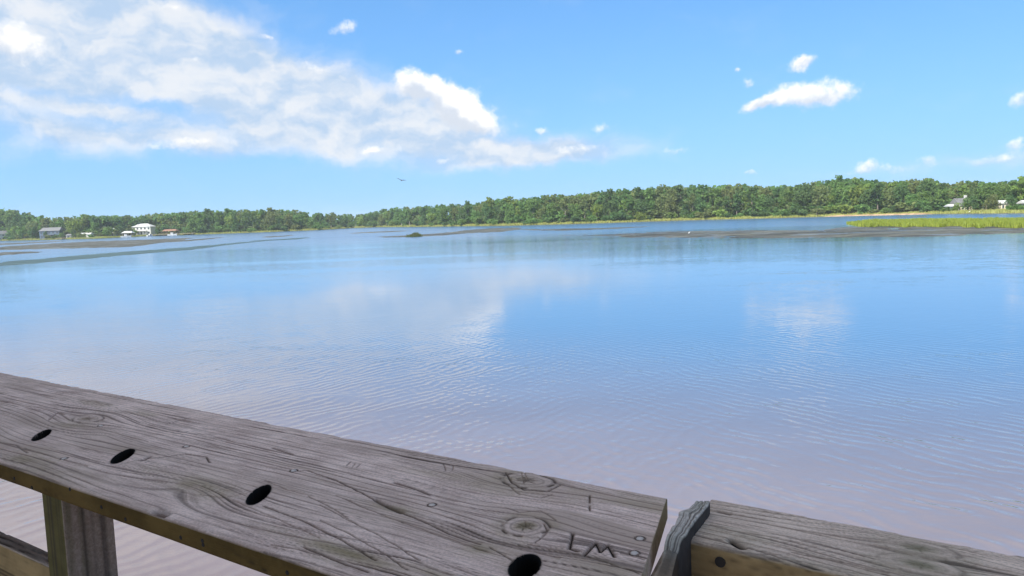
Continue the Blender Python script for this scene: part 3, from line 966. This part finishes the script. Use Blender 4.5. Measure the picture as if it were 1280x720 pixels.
def egret(x, y, label, s=1.0):
    p = on_z(x, y)
    r = empty('egret', (p[0], p[1], .12), .3)
    r.scale = (s, s, s)
    MB().tube([(-.34, 0, .52), (-.2, 0, .6), (0, 0, .66), (.14, 0, .68), (.2, 0, .76), (.17, 0, .9), (.22, 0, 1.02), (.29, 0, 1.03)], [.02, .075, .12, .085, .04, .032, .04, .022], 8).build('body', EGW, r, True)
    MB().tube([(.29, 0, 1.03), (.42, 0, 1.0)], [.018, .003], 5).build('bill', BILL, r)
    for sy in (-1, 1):
        MB().tube([(-.02, sy * .05, .6), (-.05, sy * .05, .3), (0, sy * .05, -.05)], [.022, .012, .012], 5).build('leg', DARKF, r)
    tag(r, label, 'bird', 'egrets standing on the mud')


egret(861.5, 294.6, 'white egret standing on the wide grey mudflat at centre right', .7)
egret(1212, 267.3, 'white egret standing at the waterline below the gabled house', 1.1)
p = at_depth(501.5, 225.5, 120)
bd = empty('flying_bird', p, .5)
bd.rotation_euler = (R(18), R(14), .4)
MB().tube([(0, -.34, 0), (0, -.2, .01), (0, 0, .03), (0, .2, .02), (0, .3, .02), (0, .36, 0)], [.05, .04, .09, .06, .05, .008], 8).build('body', DARKF, bd, True)
for sx in (-1, 1):
    MB().poly([(sx * .05, .12, .04), (sx * .4, .16, .16), (sx * .82, .02, .2), (sx * .42, -.08, .14), (sx * .05, -.1, .03), (sx * .05, .12, .02), (sx * .4, .16, .14), (sx * .82, .02, .19), (sx * .42, -.08, .12), (sx * .05, -.1, .01)],
              [(0, 1, 2, 3, 4), (9, 8, 7, 6, 5), (0, 5, 6, 1), (1, 6, 7, 2), (2, 7, 8, 3), (3, 8, 9, 4), (4, 9, 5, 0)]).build('wing', DARKF, bd)
tag(bd, 'dark bird gliding low in the sky above the trees', 'bird')

# ------------------------------------------------------------------ the railing of the lookout
HC = 0.40
RZ = CZ - HC                                            # top of the cap board
P0 = on_z(835, 622, RZ)
PL = on_z(0, 465, RZ)
dd = (P0 - PL)[:2]; dd = dd / np.linalg.norm(dd)
nn = np.array([-dd[1], dd[0]])


def uv(x, y, z=RZ):
    p = on_z(x, y, z)[:2] - P0[:2]
    return float(p @ dd), float(p @ nn)


def on_v(x, y, v):
    """where the sight line meets the upright plane v = const of the rail frame -> (u, z)"""
    r = ray(x, y); o = np.array([0.0, 0, CZ])
    t_ = (v - (o[:2] - P0[:2]) @ nn) / (r[:2] @ nn)
    p = o + r * t_
    return float((p[:2] - P0[:2]) @ dd), float(p[2])


def on_u(x, y, u):
    r = ray(x, y); o = np.array([0.0, 0, CZ])
    t_ = (u - (o[:2] - P0[:2]) @ dd) / (r[:2] @ dd)
    p = o + r * t_
    return float((p[:2] - P0[:2]) @ nn), float(p[2])


def wood_material(name, lo, hi, line, warm, green, side):
    m = D.materials.new(name); m.use_nodes = True
    t = NT(m.node_tree); b = m.node_tree.nodes['Principled BSDF']

    def at(n_): 
        nd = t.n('ShaderNodeAttribute', attribute_name=n_); return nd.outputs['Fac']
    tcn = t.n('ShaderNodeTexCoord')
    mp = t.n('ShaderNodeMapping'); t.put(mp.inputs[0], tcn.outputs['Object']); mp.inputs[3].default_value = (14, 160, 160)
    fib = t.noise(mp.outputs[0], 1.0, 5, 0.65, 0.3)
    mott = t.noise(tcn.outputs['Object'], 9.0, 5, 0.6)
    speck = t.noise(tcn.outputs['Object'], 260.0, 3, 0.7)
    c = t.mix(t.ss(t.m('ADD', t.m('MULTIPLY', fib, .7), t.m('ADD', t.m('MULTIPLY', mott, .5), t.m('MULTIPLY', t.m('SUBTRACT', speck, .5), .55))), .4, .82), lo + (1,), hi + (1,))
    c = t.mix(t.m('MULTIPLY', at('tone'), t.m('ADD', 0.35, t.m('MULTIPLY', t.ss(t.noise(tcn.outputs['Object'], 3.5, 3, 0.5), .4, .65), .5))), c, warm + (1,))
    c = t.mix(t.m('MULTIPLY', at('moss'), t.ss(mott, .3, .6)), c, green + (1,))
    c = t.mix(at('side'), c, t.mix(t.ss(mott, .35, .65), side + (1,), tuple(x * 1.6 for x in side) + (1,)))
    c = t.mix(at('grain_and_shade'), c, line + (1,))
    c = t.mix(t.ss(at('grain_and_shade'), .88, .98), c, (.010, .009, .008, 1))  # strongest values go near-black, painting the shade inside the bolt holes
    t.put(b.inputs['Base Color'], c)
    b.inputs['Roughness'].default_value = 0.95
    b.inputs['Specular IOR Level'].default_value = 0.04
    bp = t.n('ShaderNodeBump'); t.put(bp.inputs['Height'], t.m('ADD', fib, t.m('MULTIPLY', speck, .5))); bp.inputs['Strength'].default_value = .7; bp.inputs['Distance'].default_value = .002
    t.put(b.inputs['Normal'], bp.outputs[0])
    return m


WOOD = wood_material('weathered_wood', (0.53, 0.365, 0.295), (0.92, 0.67, 0.55), (0.040, 0.027, 0.020), (0.50, 0.355, 0.275), (0.25, 0.19, 0.085), (0.105, 0.064, 0.022))
WOOD2 = wood_material('weathered_wood_pale', (0.50, 0.355, 0.27), (0.86, 0.635, 0.49), (0.05, 0.036, 0.028), (0.34, 0.25, 0.18), (0.24, 0.21, 0.12), (0.29, 0.185, 0.085))
WOOD3 = wood_material('weathered_wood_blue', (0.42, 0.34, 0.28), (0.70, 0.58, 0.48), (0.08, 0.065, 0.055), (0.3, 0.27, 0.24), (0.24, 0.25, 0.17), (0.05, 0.04, 0.035))  # last colour paints the shaded right face of the picket darker
POSTW = wood_material('post_wood', (0.32, 0.22, 0.16), (0.50, 0.36, 0.28), (0.07, 0.05, 0.04), (0.22, 0.16, 0.12), (0.13, 0.11, 0.04), (0.10, 0.078, 0.032))


def segdist(u, v, a, b):
    a = np.array(a); b = np.array(b); d = b - a
    t_ = np.clip(((u - a[0]) * d[0] + (v - a[1]) * d[1]) / max(d @ d, 1e-9), 0, 1)
    return np.hypot(u - a[0] - t_ * d[0], v - a[1] - t_ * d[1]), t_


class Feat:
    def __init__(self):
        self.knots, self.holes, self.cracks, self.moss, self.cath, self.screws = [], [], [], [], [], []


def board(name, mat, ulist, prof, seed, feat=None, ring=0.011, relief=0.0012, top_only_side=None, skew=0.0, parent=None, edge_chip=0.0, taper=None, side_lo=None):
    """weathered board lofted along u: prof = list of (y, z, ny, nz, sideflag) round its section"""
    prof = np.array(prof, float); nu, npf = len(ulist), len(prof)
    arc = np.concatenate([[0], np.cumsum(np.hypot(np.diff(prof[:, 0]), np.diff(prof[:, 1])))])
    U, A = np.meshgrid(np.array(ulist), arc, indexing='ij')
    Y = np.repeat(prof[None, :, 0], nu, 0); Z = np.repeat(prof[None, :, 1], nu, 0)
    NY = np.repeat(prof[None, :, 2], nu, 0); NZ = np.repeat(prof[None, :, 3], nu, 0); SD = np.repeat(prof[None, :, 4], nu, 0).copy()
    if skew: U = U + skew * Y * np.exp((U - U.max()) / .25)
    Wv = Y + np.where(NZ < .5, (A - A[:, :1]) * 0, 0)      # across coordinate for the grain
    Wg = Y - SD * Z * .8
    topm = (NZ > .5).astype(float)
    phi = Wg + .030 * (fbm(U * 1.1, Wg * 4.5, seed, 3) - .5) + .012 * (fbm(U * 4.0, Wg * 11, seed + 9, 3) - .5)
    dep = np.zeros_like(U); gr = np.zeros_like(U); moss = np.zeros_like(U); tone = np.zeros_like(U)
    f_ = feat or Feat()
    for (uc, vc, su, sv, amp) in f_.cath:
        r2 = ((U - uc) / su) ** 2 + ((Y - vc) / sv) ** 2
        w_ = np.exp(-r2) * amp
        phi = phi * (1 - w_) + w_ * (vc + np.sqrt(((U - uc) * .34) ** 2 + (Y - vc) ** 2 + 1e-6))
    for (uc, vc, a, b, kk) in f_.knots:
        du, dv = U - uc, Y - vc
        e = np.exp(-((du / (a * 3.0)) ** 2 + (dv / (b * 2.4)) ** 2))
        phi = phi - dv * .8 * e
    fr = phi / ring + .9 * (fbm(U * 2.2, phi * 60, seed + 3, 2) - .5)
    tri = 1 - np.abs((fr % 1.0) * 2 - 1)
    amp = .25 + .75 * sst(fbm(U * 2.2, phi * 45, seed + 5, 3), .34, .62)
    line = sst(tri, .70, .97) * amp
    fr2 = phi / (ring * .37) + 1.2 * (fbm(U * 3, phi * 90, seed + 4, 2) - .5)
    line2 = sst(1 - np.abs((fr2 % 1.0) * 2 - 1), .72, .98) * sst(fbm(U * 3.0, phi * 70, seed + 15, 3), .42, .66)
    thin = sst(fbm(U * 5, phi * 420, seed + 6, 2), .60, .80) * sst(fbm(U * 1.6, phi * 30, seed + 7, 2), .40, .6)
    gr = np.maximum(gr, line * .60 * (1 - SD * .7)); gr = np.maximum(gr, np.maximum(thin * .8, line2 * .5))
    dep += line * relief + thin * relief * 1.2
    dep += relief * 1.3 * (fbm(U * 9, Y * 40, seed + 8, 3) - .5)
    tone = np.maximum(tone, sst(fbm(U * 2.6, phi * 22, seed + 12, 3), .48, .72))
    moss = np.maximum(moss, .35 * sst(fbm(U * 4, Y * 12, seed + 14, 3), .56, .72))
    for (uc, vc, a, b, kk) in f_.knots:
        du, dv = (U - uc) / a, (Y - vc) / b
        wob = .18 * (fbm(U * 40, Y * 40, seed + 20, 2) - .5)
        r = np.hypot(du, dv) + wob; th = np.arctan2(dv, du)
        inside = 1 - sst(r, .95, 1.12)
        rings = sst(np.cos(r * 2 * np.pi * 3.2) * .5 + .5, .6, 1) * inside
        gr = gr * (1 - inside * .75)
        gr = np.maximum(gr, rings * .35 * kk)
        crack = sst(np.abs(np.sin(th * 3.5 + wob * 6)), .90, 1.0) * (1 - sst(r, .25, .7)) * inside
        rim = np.exp(-((r - 1.02) / .09) ** 2) * sst(fbm(th * 1.3, r * 2, seed + 23, 2), .35, .6)
        core = np.exp(-(r / .24) ** 2)
        gr = np.maximum(gr, np.maximum(rim * .85, np.maximum(crack * .8, core * .7)) * kk)
        dep += (rim * .002 + crack * .002 + core * .002) * kk - inside * .0006
        moss = np.maximum(moss, .75 * inside * (1 - sst(r, .2, .8)) + .4 * np.exp(-((r - 1.2) / .35) ** 2) * topm)
        tone = np.maximum(tone, inside * .5)
    for pts_, w_, depth, dark in f_.cracks:
        for a, b in zip(pts_[:-1], pts_[1:]):
            jit = .0025 * (fbm(U * 60, Y * 60, seed + 31, 2) - .5)
            d_, t_ = segdist(U, Y + jit, a, b)
            e = np.exp(-(d_ / w_) ** 2) * topm
            gr = np.maximum(gr, e * dark); dep = np.maximum(dep, e * depth)
    for (uc, vc, su, sv, am) in f_.moss:
        moss = np.maximum(moss, am * np.exp(-(((U - uc) / su) ** 2 + ((Y - vc) / sv) ** 2)) * topm)
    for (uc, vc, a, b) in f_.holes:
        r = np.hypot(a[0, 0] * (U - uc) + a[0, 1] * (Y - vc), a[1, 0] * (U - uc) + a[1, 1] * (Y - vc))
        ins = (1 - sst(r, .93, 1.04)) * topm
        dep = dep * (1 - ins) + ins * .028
        gr = np.maximum(gr, (1 - sst(r, 1.10, 1.20)) * topm)  # hole walls and floor darkened: shade put into the colour
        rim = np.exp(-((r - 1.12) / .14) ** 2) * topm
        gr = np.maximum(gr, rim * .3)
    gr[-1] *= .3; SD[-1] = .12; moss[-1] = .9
    for (uc, vc) in f_.screws:
        d_ = np.hypot(U - uc, Y - vc)
        gr = np.maximum(gr, .97 * np.exp(-((d_ - .0062) / .0016) ** 2) * topm)
    # worn arrises: the edges wander and are nicked
    if edge_chip:
        edge = np.exp(-np.minimum(np.abs(Y - prof[:, 0].min()), np.abs(Y - prof[:, 0].max())) / .010) * sst(Z, prof[:, 1].max() - .012, prof[:, 1].max())
        dep += edge * edge_chip * sst(fbm(U * 26, Y * 3, seed + 40, 3), .50, .74)
    Y2 = Y - NY * dep * (topm + (1 - topm) * .6); Z2 = Z - NZ * dep
    U2 = U
    V = np.stack([U2, Y2, Z2], -1).reshape(-1, 3)
    if taper is not None: V = taper(V)
    i, j = np.meshgrid(np.arange(nu - 1), np.arange(npf - 1), indexing='ij')
    a = (i * npf + j).ravel()
    F = np.stack([a, a + npf, a + npf + 1, a + 1], 1)
    # underside and both ends
    i = np.arange(nu - 1) * npf
    F2 = np.stack([i + npf - 1, i + 2 * npf - 1, i + npf, i], 1)
    e0 = np.arange(npf)[None, :]; e1 = ((nu - 1) * npf + np.arange(npf))[None, ::-1]
    me = npmesh(name, V, [np.concatenate([F, F2])[:, ::-1], e0[:, ::-1], e1[:, ::-1]], mat, True)
    for pi in range(len(F) + len(F2), len(me.polygons)):
        me.polygons[pi].use_smooth = False
    attr(me, 'grain_and_shade', np.clip(gr, 0, 1).ravel()); attr(me, 'moss', np.clip(moss, 0, 1).ravel()); attr(me, 'tone', np.clip(tone, 0, 1).ravel()); attr(me, 'side', np.clip(SD, 0, 1).ravel())
    return link(name, me, parent)


def section(y0, y1, z0, z1, step, rad=.006, side_step=.004, sides=(1, 1)):
    """front-bottom -> front-top -> over the top -> back-bottom, with rounded arrises"""
    pr = []
    nz = max(2, int((z1 - rad - z0) / side_step))
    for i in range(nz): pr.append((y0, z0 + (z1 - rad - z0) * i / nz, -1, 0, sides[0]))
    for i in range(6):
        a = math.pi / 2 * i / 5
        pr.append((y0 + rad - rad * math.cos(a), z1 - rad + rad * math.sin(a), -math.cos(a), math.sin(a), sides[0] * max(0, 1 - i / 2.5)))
    ny = int((y1 - y0 - 2 * rad) / step)
    for i in range(1, ny): pr.append((y0 + rad + (y1 - y0 - 2 * rad) * i / ny, z1, 0, 1, 0))
    for i in range(6):
        a = math.pi / 2 * i / 5
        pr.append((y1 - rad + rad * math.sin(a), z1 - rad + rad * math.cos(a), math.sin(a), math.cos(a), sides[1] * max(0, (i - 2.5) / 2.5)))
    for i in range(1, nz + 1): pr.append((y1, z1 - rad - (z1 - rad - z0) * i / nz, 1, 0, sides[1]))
    return pr


rail = empty('railing', (P0[0], P0[1], RZ), math.atan2(dd[1], dd[0]))
tag(rail, 'weathered grey wooden lookout railing with carved cap board in the foreground', 'railing')

F = Feat()
SCREWS = ((793, 691), (800, 673), (367, 588), (540, 631), (233, 558), (80, 573), (126, 532))
F.screws = [uv(*p_) for p_ in SCREWS]
for x, y, a, b, kk in ((657, 657, .030, .030, 1), (658, 600, .044, .030, 1), (110, 523, .040, .026, .8), (1008, 0, 0, 0, 0)):
    if a: F.knots.append(uv(x, y) + (a, b, kk))
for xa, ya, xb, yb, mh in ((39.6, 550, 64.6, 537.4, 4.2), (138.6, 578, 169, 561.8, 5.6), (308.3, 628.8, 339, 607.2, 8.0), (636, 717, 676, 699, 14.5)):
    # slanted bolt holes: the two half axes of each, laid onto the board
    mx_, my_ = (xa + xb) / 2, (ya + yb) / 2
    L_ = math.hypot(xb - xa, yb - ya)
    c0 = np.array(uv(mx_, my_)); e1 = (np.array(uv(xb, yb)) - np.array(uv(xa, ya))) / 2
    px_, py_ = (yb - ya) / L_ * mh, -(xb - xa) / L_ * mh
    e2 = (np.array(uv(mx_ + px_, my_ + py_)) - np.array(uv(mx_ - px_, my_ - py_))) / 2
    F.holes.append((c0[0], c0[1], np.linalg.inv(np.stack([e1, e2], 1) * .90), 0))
for x, y, su, sv, am in ((225, 612, .30, .10, .5), (-60, 530, .35, .16, .6), (130, 545, .2, .05, .35), (520, 700, .3, .1, .3)):
    F.cath.append(uv(x, y) + (su, sv, am))


def cr_(pts_, w=.0013, d=.003, k_=.9):
    F.cracks.append(([uv(*p_) for p_ in pts_], w, d, k_))


# cracks and carvings traced on the board (photo pixels -> board coordinates)
cr_([(363, 588), (385, 588), (420, 600), (455, 617), (487, 634), (530, 652), (565, 668), (600, 680)], .0015, .003, .95)
cr_([(470, 624), (485, 633), (503, 640)], .0042, .004, .8)
cr_([(493, 603), (512, 608), (530, 615), (537, 618)], .0024, .004, .95)
cr_([(537, 618), (560, 624), (572, 627)], .0010, .002, .7)
cr_([(420, 619), (450, 632), (490, 648), (530, 662), (560, 672), (610, 690)], .0011, .002, .7)
cr_([(400, 631), (440, 652), (480, 672), (505, 688), (525, 700)], .0011, .002, .75)
cr_([(400, 650), (440, 668), (480, 692), (510, 712)], .0012, .002, .75)
cr_([(590, 665), (640, 684), (668, 690), (700, 697)], .0012, .002, .7)
cr_([(612, 684), (640, 700)], .0012, .002, .8)
cr_([(660, 680), (720, 691), (760, 703), (800, 717)], .0012, .0025, .85)
cr_([(150, 580), (178, 574), (205, 571), (232, 567), (258, 571), (262, 578)], .0016, .003, .9)
cr_([(178, 575), (186, 571)], .0045, .004, .8)
cr_([(250, 618), (280, 622), (318, 614)], .0010, .002, .5)
cr_([(340, 560), (352, 563), (366, 568)], .0026, .003, .8)
cr_([(208, 530), (222, 526), (236, 522)], .0030, .003, .6)
cr_([(216, 523), (226, 524), (240, 527)], .0022, .003, .55)
cr_([(60, 525), (72, 515), (80, 518)], .0026, .003, .55)
cr_([(330, 632), (380, 651), (430, 676), (470, 700)], .0016, .003, .85)
cr_([(380, 683), (420, 700), (460, 714)], .0022, .003, .8)
cr_([(340, 680), (380, 688), (400, 694)], .0014, .002, .7)
cr_([(290, 625), (340, 645), (400, 672)], .0011, .002, .6)
cr_([(385, 620), (410, 632), (436, 648)], .0011, .002, .65)
cr_([(330, 600), (360, 612), (392, 620)], .0010, .002, .55)
cr_([(30, 560), (70, 572), (110, 582)], .0014, .002, .55)
cr_([(0, 553), (20, 556), (34, 566)], .0020, .002, .6)
cr_([(95, 528), (125, 536), (150, 543), (185, 552)], .0010, .002, .6)
# knots' bark ridges
cr_([(632, 590), (640, 603), (656, 612), (684, 614), (700, 606)], .0018, .003, .9)
cr_([(634, 605), (650, 618), (676, 622), (690, 618)], .0012, .002, .7)
cr_([(655, 588), (660, 600)], .0010, .002, .6)
cr_([(652, 590), (655, 604)], .0009, .002, .6)
cr_([(680, 655), (684, 664), (678, 671), (668, 678)], .0012, .002, .85)
cr_([(632, 634), (650, 640), (676, 638), (695, 650)], .0010, .002, .7)
# carved initials L M, with fainter scratches beside them
LMK = dict(w=.0027, d=.004, k_=1.0)
cr_([(716, 666), (712, 684)], **LMK); cr_([(712, 684), (722, 688)], **LMK)
cr_([(730, 693), (745, 677)], **LMK); cr_([(745, 677), (750, 689)], **LMK); cr_([(750, 689), (760, 680)], **LMK); cr_([(760, 680), (768, 695)], **LMK)
cr_([(737, 619), (737, 628)], .0016, .003, .9); cr_([(737, 632), (737, 638)], .0016, .003, .9); cr_([(733, 627), (741, 628)], .0011, .002, .6)
cr_([(554, 580), (557, 588)], .0011, .002, .7); cr_([(563, 580), (567, 582), (565, 588)], .0010, .002, .6)
cr_([(433, 582), (438, 577)], .0013, .002, .7); cr_([(440, 584), (444, 579)], .0011, .002, .6); cr_([(446, 584), (450, 580)], .0011, .002, .6)
cr_([(775, 691), (806, 699)], .0011, .002, .7)
for x, y, su, sv, am in ((488, 634, .05, .012, .7), (640, 600, .05, .02, .6), (250, 608, .10, .035, .7), (600, 686, .03, .02, .6), (430, 690, .14, .015, .8), (100, 533, .08, .025, .5), (20, 575, .2, .05, .6), (210, 592, .1, .02, .35), (530, 714, .06, .012, .6)):
    F.moss.append(uv(x, y) + (su, sv, am))
# dark corner chip on the front arris
cr_([(196, 640), (203, 642)], .010, .012, .9)
VF = uv(200, 645)[1]                                    # front edge of the cap
TH = 0.030
ul = np.concatenate([np.arange(-4.2, -2.2, .012), np.arange(-2.2, -1.0, .0026), np.arange(-1.0, .0305, .0015)])
uend = 0.0
ul = ul[ul <= uend]
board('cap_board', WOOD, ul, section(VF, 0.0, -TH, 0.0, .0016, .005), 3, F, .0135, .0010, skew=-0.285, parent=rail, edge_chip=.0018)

# the second, narrower board beyond the joint
zb = RZ - .004
u1, v1 = uv(862, 672, zb); u2, v2 = uv(1050, 718, zb); u3, v3 = uv(892, 626, zb); u4, v4 = uv(1280, 690, zb)
F2 = Feat()
for x, y, a, b, kk in ((1148, 685, .042, .022, .5), (1150, 706, .045, .024, .5)):
    F2.knots.append(uv(x, y, zb) + (a, b, kk))


def cr2(pts_, w=.0013, d=.003, k_=.9):
    F2.cracks.append(([uv(*p_, zb) for p_ in pts_], w, d, k_))


cr2([(866, 668), (900, 676), (935, 684), (975, 696), (1030, 712)], .0016, .003, .9)
cr2([(898, 639), (912, 642)], .0035, .003, .85); cr2([(880, 636), (905, 641), (960, 650)], .0012, .002, .7)
cr2([(888, 655), (910, 662), (960, 670), (1020, 684)], .0014, .002, .75)
cr2([(915, 675), (922, 680), (928, 683)], .0055, .006, 1.0)
cr2([(960, 655), (1040, 672), (1110, 685)], .0014, .002, .6)
cr2([(990, 690), (1060, 704), (1110, 716)], .0014, .002, .6)
yf = v1 + .0; yb = v3
board('rail_board', WOOD2, np.concatenate([np.arange(u3 - .004, .9, .0018), np.arange(.9, 2.6, .02)]), section(min(v1, v2) + .004, (v3 + v4) / 2, -.155, -.004, .0016, .006), 51, F2, .012, .0013, parent=rail, edge_chip=.0015, skew=0.0)
# its square end butts against the picket; a nail hole with a crack in the front face
fu, fz = on_v(899, 704, min(v1, v2))
MB().tube([(fu, min(v1, v2) + .0045, fz - RZ), (fu, min(v1, v2) + .0025, fz - RZ)], [.0065, .0065], 14).build('nail_hole', basic('rust', (0.03, 0.022, 0.018), .8, .3, 60), rail)

# upright picket standing in the joint, top splintered
zt = RZ + .014
a_ = uv(863, 622, zt); b_ = uv(888, 626, zt); c_ = uv(848, 679, zt); d_ = uv(818, 684, zt)
pw = .036


def picket_shape(V):
    V = V.copy()
    # board axis runs front-back here: swap so that local u -> -v
    u_, y_, z_ = V[:, 0].copy(), V[:, 1].copy(), V[:, 2].copy()
    s = (u_ - ulp[0]) / (ulp[-1] - ulp[0])              # 0 front .. 1 back
    left = np.interp(s, [0, 1], [d_[0], a_[0]]); right = np.interp(s, [0, 1], [c_[0], b_[0]])
    f = (y_ + .018) / .036
    left = left + .006 * sst(s, .62, .76) - .004 * np.exp(-((s - .64) / .05) ** 2) + .003 * (fbm(s * 14, z_ * 8, 70, 3) - .5)
    right = right + .003 * (fbm(s * 9, z_ * 8, 71, 3) - .5)
    left = left - .55 * np.clip(-z_, 0, .10) * (1 - s)
    xx = left + (right - left) * f
    drop = .010 * (1 - sst(s, 0, .12)) + .004 * sst(s, .8, 1.0) * (1 - f)
    zz = np.where(z_ > -.05, z_ - drop, z_)
    return np.stack([xx, np.interp(s, [0, 1], [c_[1], b_[1]]), zz], 1)


ulp = np.linspace(0, .2, 130)
sec = section(-.018, .018, -.62, .014, .0013, .004, .012, (.0, 1))
FP = Feat()
FP.cracks = [([(.0, .004), (.05, .006), (.2, .002)], .0012, .003, .7), ([(.0, -.008), (.2, -.009)], .001, .002, .6), ([(.03, .012), (.16, .012)], .001, .002, .5)]
board('picket', WOOD3, ulp, sec, 77, FP, .0017, .0004, parent=rail, edge_chip=.003, taper=picket_shape)

# post and lower rail below the cap at left
vf = VF + .006
ua, za = on_v(57, 665, vf); ub, zb_ = on_v(81, 665, vf)
vb, _ = on_u(145, 690, ub)
pl = ub - ua


def upright(V):
    return np.stack([V[:, 1], V[:, 2], V[:, 0]], 1)


pst = board('post', POSTW, np.arange(-2.9, -TH - .0005, .006), section(-.001, .001, -.001, .001, 1, .0003), 91) if False else None


def upright_post(name, u0, u1, v0, v1, z0, z1, seed, parent):
    """four-sided post with worn arrises, built ring by ring"""
    nz, m_ = 260, 16
    zz = np.concatenate([np.linspace(z0, -.9, 30)[:-1], np.linspace(-.9, z1, nz)])
    ring = []
    cs = [(u0, v0), (u1, v0), (u1, v1), (u0, v1)]
    for q_ in range(4):
        a, b = cs[q_], cs[(q_ + 1) % 4]
        for i in range(m_): 
            s = i / m_
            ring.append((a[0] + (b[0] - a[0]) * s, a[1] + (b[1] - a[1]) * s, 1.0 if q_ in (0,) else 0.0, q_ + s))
    ring = np.array(ring); nr = len(ring)
    Zm, Q = np.meshgrid(zz, ring[:, 3], indexing='ij')
    n_ = fbm(Zm * 3, Q * 9, seed, 3); ln = sst(fbm(Zm * 1.3, Q * 22, seed + 1, 3), .56, .74)
    cu, cv = (u0 + u1) / 2, (v0 + v1) / 2
    sh = 1 - .010 * ln - .012 * (n_ - .5)
    X = cu + (ring[None, :, 0] - cu) * sh; Yv = cv + (ring[None, :, 1] - cv) * sh
    V = np.stack([X, Yv, Zm], -1).reshape(-1, 3)
    i, j = np.meshgrid(np.arange(len(zz) - 1), np.arange(nr), indexing='ij')
    a = (i * nr + j).ravel(); b = (i * nr + (j + 1) % nr).ravel()
    Fq = np.stack([a, b, b + nr, a + nr], 1)
    me = npmesh(name, V, [Fq, ((len(zz) - 1) * nr + np.arange(nr))[None, :], np.arange(nr)[None, ::-1]], POSTW, False)
    attr(me, 'grain_and_shade', (ln * .7).ravel()); attr(me, 'side', np.repeat(ring[None, :, 2], len(zz), 0).ravel()); attr(me, 'moss', (.5 * sst(n_, .5, .7)).ravel()); attr(me, 'tone', n_.ravel() * .6)
    return link(name, me, parent)


upright_post('post', ua, ub, vf, vb, -RZ - .8, -TH - .001, 91, rail)
upright_post('post', ua - 2.2, ub - 2.2, vf, vb, -RZ - .8, -TH - .001, 95, rail)
upright_post('post', .35, .35 + pl * 1.4, vf + .25, vf + .37, -RZ - .8, -.156, 96, rail)
vr = vf + .030
ur, zr = on_v(0, 680, vr)
# width of the rail's top face from its back edge
zr_l = zr - RZ
vbk = uv(0, 662, zr)[1]
print('lower rail z', zr_l, 'v', vr, vbk, 'post', ua, ub, vf, vb)
lr = board('lower_rail', WOOD2, np.arange(ua - 2.2 + pl + .003, ua - .003, .004), section(vr, min(vbk, vb + .1), zr_l - .09, zr_l, .003, .004), 61, None, .012, .0012, parent=rail, edge_chip=.003)
board('lower_rail', WOOD2, np.arange(ub + .003, .6, .02), section(vr, min(vbk, vb + .1), zr_l - .09, zr_l, .006, .004), 62, None, .012, .0012, parent=rail)

# screws and nails
STEEL = basic('galvanised_steel', (0.62, 0.5, 0.42), .7, .2, 80)
STEEL.node_tree.nodes['Principled BSDF'].inputs['Metallic'].default_value = .1
mesh_s = None
for x, y in SCREWS:
    u_, v_ = uv(x, y)
    if mesh_s is None:
        o = MB().tube([(0, 0, -.006), (0, 0, .0005), (0, 0, .0016)], [.0042, .0046, .0034], 12).build('screw', STEEL, rail)
        mesh_s = o.data
    else:
        o = link('screw', mesh_s, rail)
    o.location = (u_, v_, -.0008)
mesh_k = None
for x, y in ((40, 612), (18, 598), (87, 608), (127, 634), (157, 649), (226, 672), (254, 681), (253, 676), (359, 716)):
    u_, z_ = on_v(x, y, VF)
    if mesh_k is None:
        o = MB().tube([(0, 0, 0), (0, -.0012, 0)], [.0035, .0025], 8).build('nail', D.materials['rust'], rail); mesh_k = o.data
    else:
        o = link('nail', mesh_k, rail)
    o.location = (u_, VF + .0004, min(max(z_ - RZ, -TH + .004), -.006))
BOLT = basic('bolt_rust', (0.02, 0.016, 0.014), .7, .3, 60)  # rusty bolt heads, kept near-black so the holes read as shaded
mesh_b = None
for (u_, v_, a, b) in F.holes:
    if mesh_b is None:
        o = MB().tube([(0, 0, -.034), (0, 0, -.021), (0, 0, -.020)], [.0125, .0125, .011], 6).build('bolt', BOLT, rail); mesh_b = o.data
    else:
        o = link('bolt', mesh_b, rail)
    o.location = (u_, v_, 0)

# ------------------------------------------------------------------ the lookout's deck and roof behind the viewer (they shade the railing)
SHADE = True
DK = basic('deck_boards', (0.26, 0.22, 0.185), .85, .2, 6)
frame = Matrix.Translation((P0[0], P0[1], 0)) @ Matrix.Rotation(math.atan2(dd[1], dd[0]), 4, 'Z')
mb = MB()
for i in range(30):
    v0 = VF - .02 - i * .146
    mb.box(-4.2, 3.6, v0 - .14, v0, RZ - 1.13, RZ - 1.09)
o = mb.build('deck', DK); o.matrix_world = frame
tag(o, kind='structure')
if SHADE:
    sh = empty('shelter', (0, 0, 0)); sh.matrix_world = frame
    tag(sh, 'timber lookout shelter roof standing over the deck', 'shelter')
    MB().hip(-6.5, 3.0, -4.6, -0.85, 6.15, 7.2, 1.6).build('roof', basic('shingle_roof', (0.2, 0.17, 0.15), .9, .2, 4), sh)
    for x, y in ((-6.2, -1.35), (2.2, -1.35), (-6.2, -4.4), (2.2, -4.4)):
        MB().box(x - .07, x + .07, y - .07, y + .07, -.8, 6.148).build('post', DK, sh)

# ------------------------------------------------------------------ summer haze over the marsh
hm = D.materials.new('haze'); hm.use_nodes = True
hm.node_tree.nodes.clear()
hv = hm.node_tree.nodes.new('ShaderNodeVolumePrincipled'); ho = hm.node_tree.nodes.new('ShaderNodeOutputMaterial')
hv.inputs['Color'].default_value = (0.86, 0.93, 1.0, 1)
hv.inputs['Density'].default_value = 0.00015
hv.inputs['Anisotropy'].default_value = 0.0
hm.node_tree.links.new(hv.outputs[0], ho.inputs['Volume'])
tag(MB().box(-2650, 2650, -350, 3050, -3.0, 36).build('haze', hm), 'thin summer haze over the water', 'haze', kind='stuff')
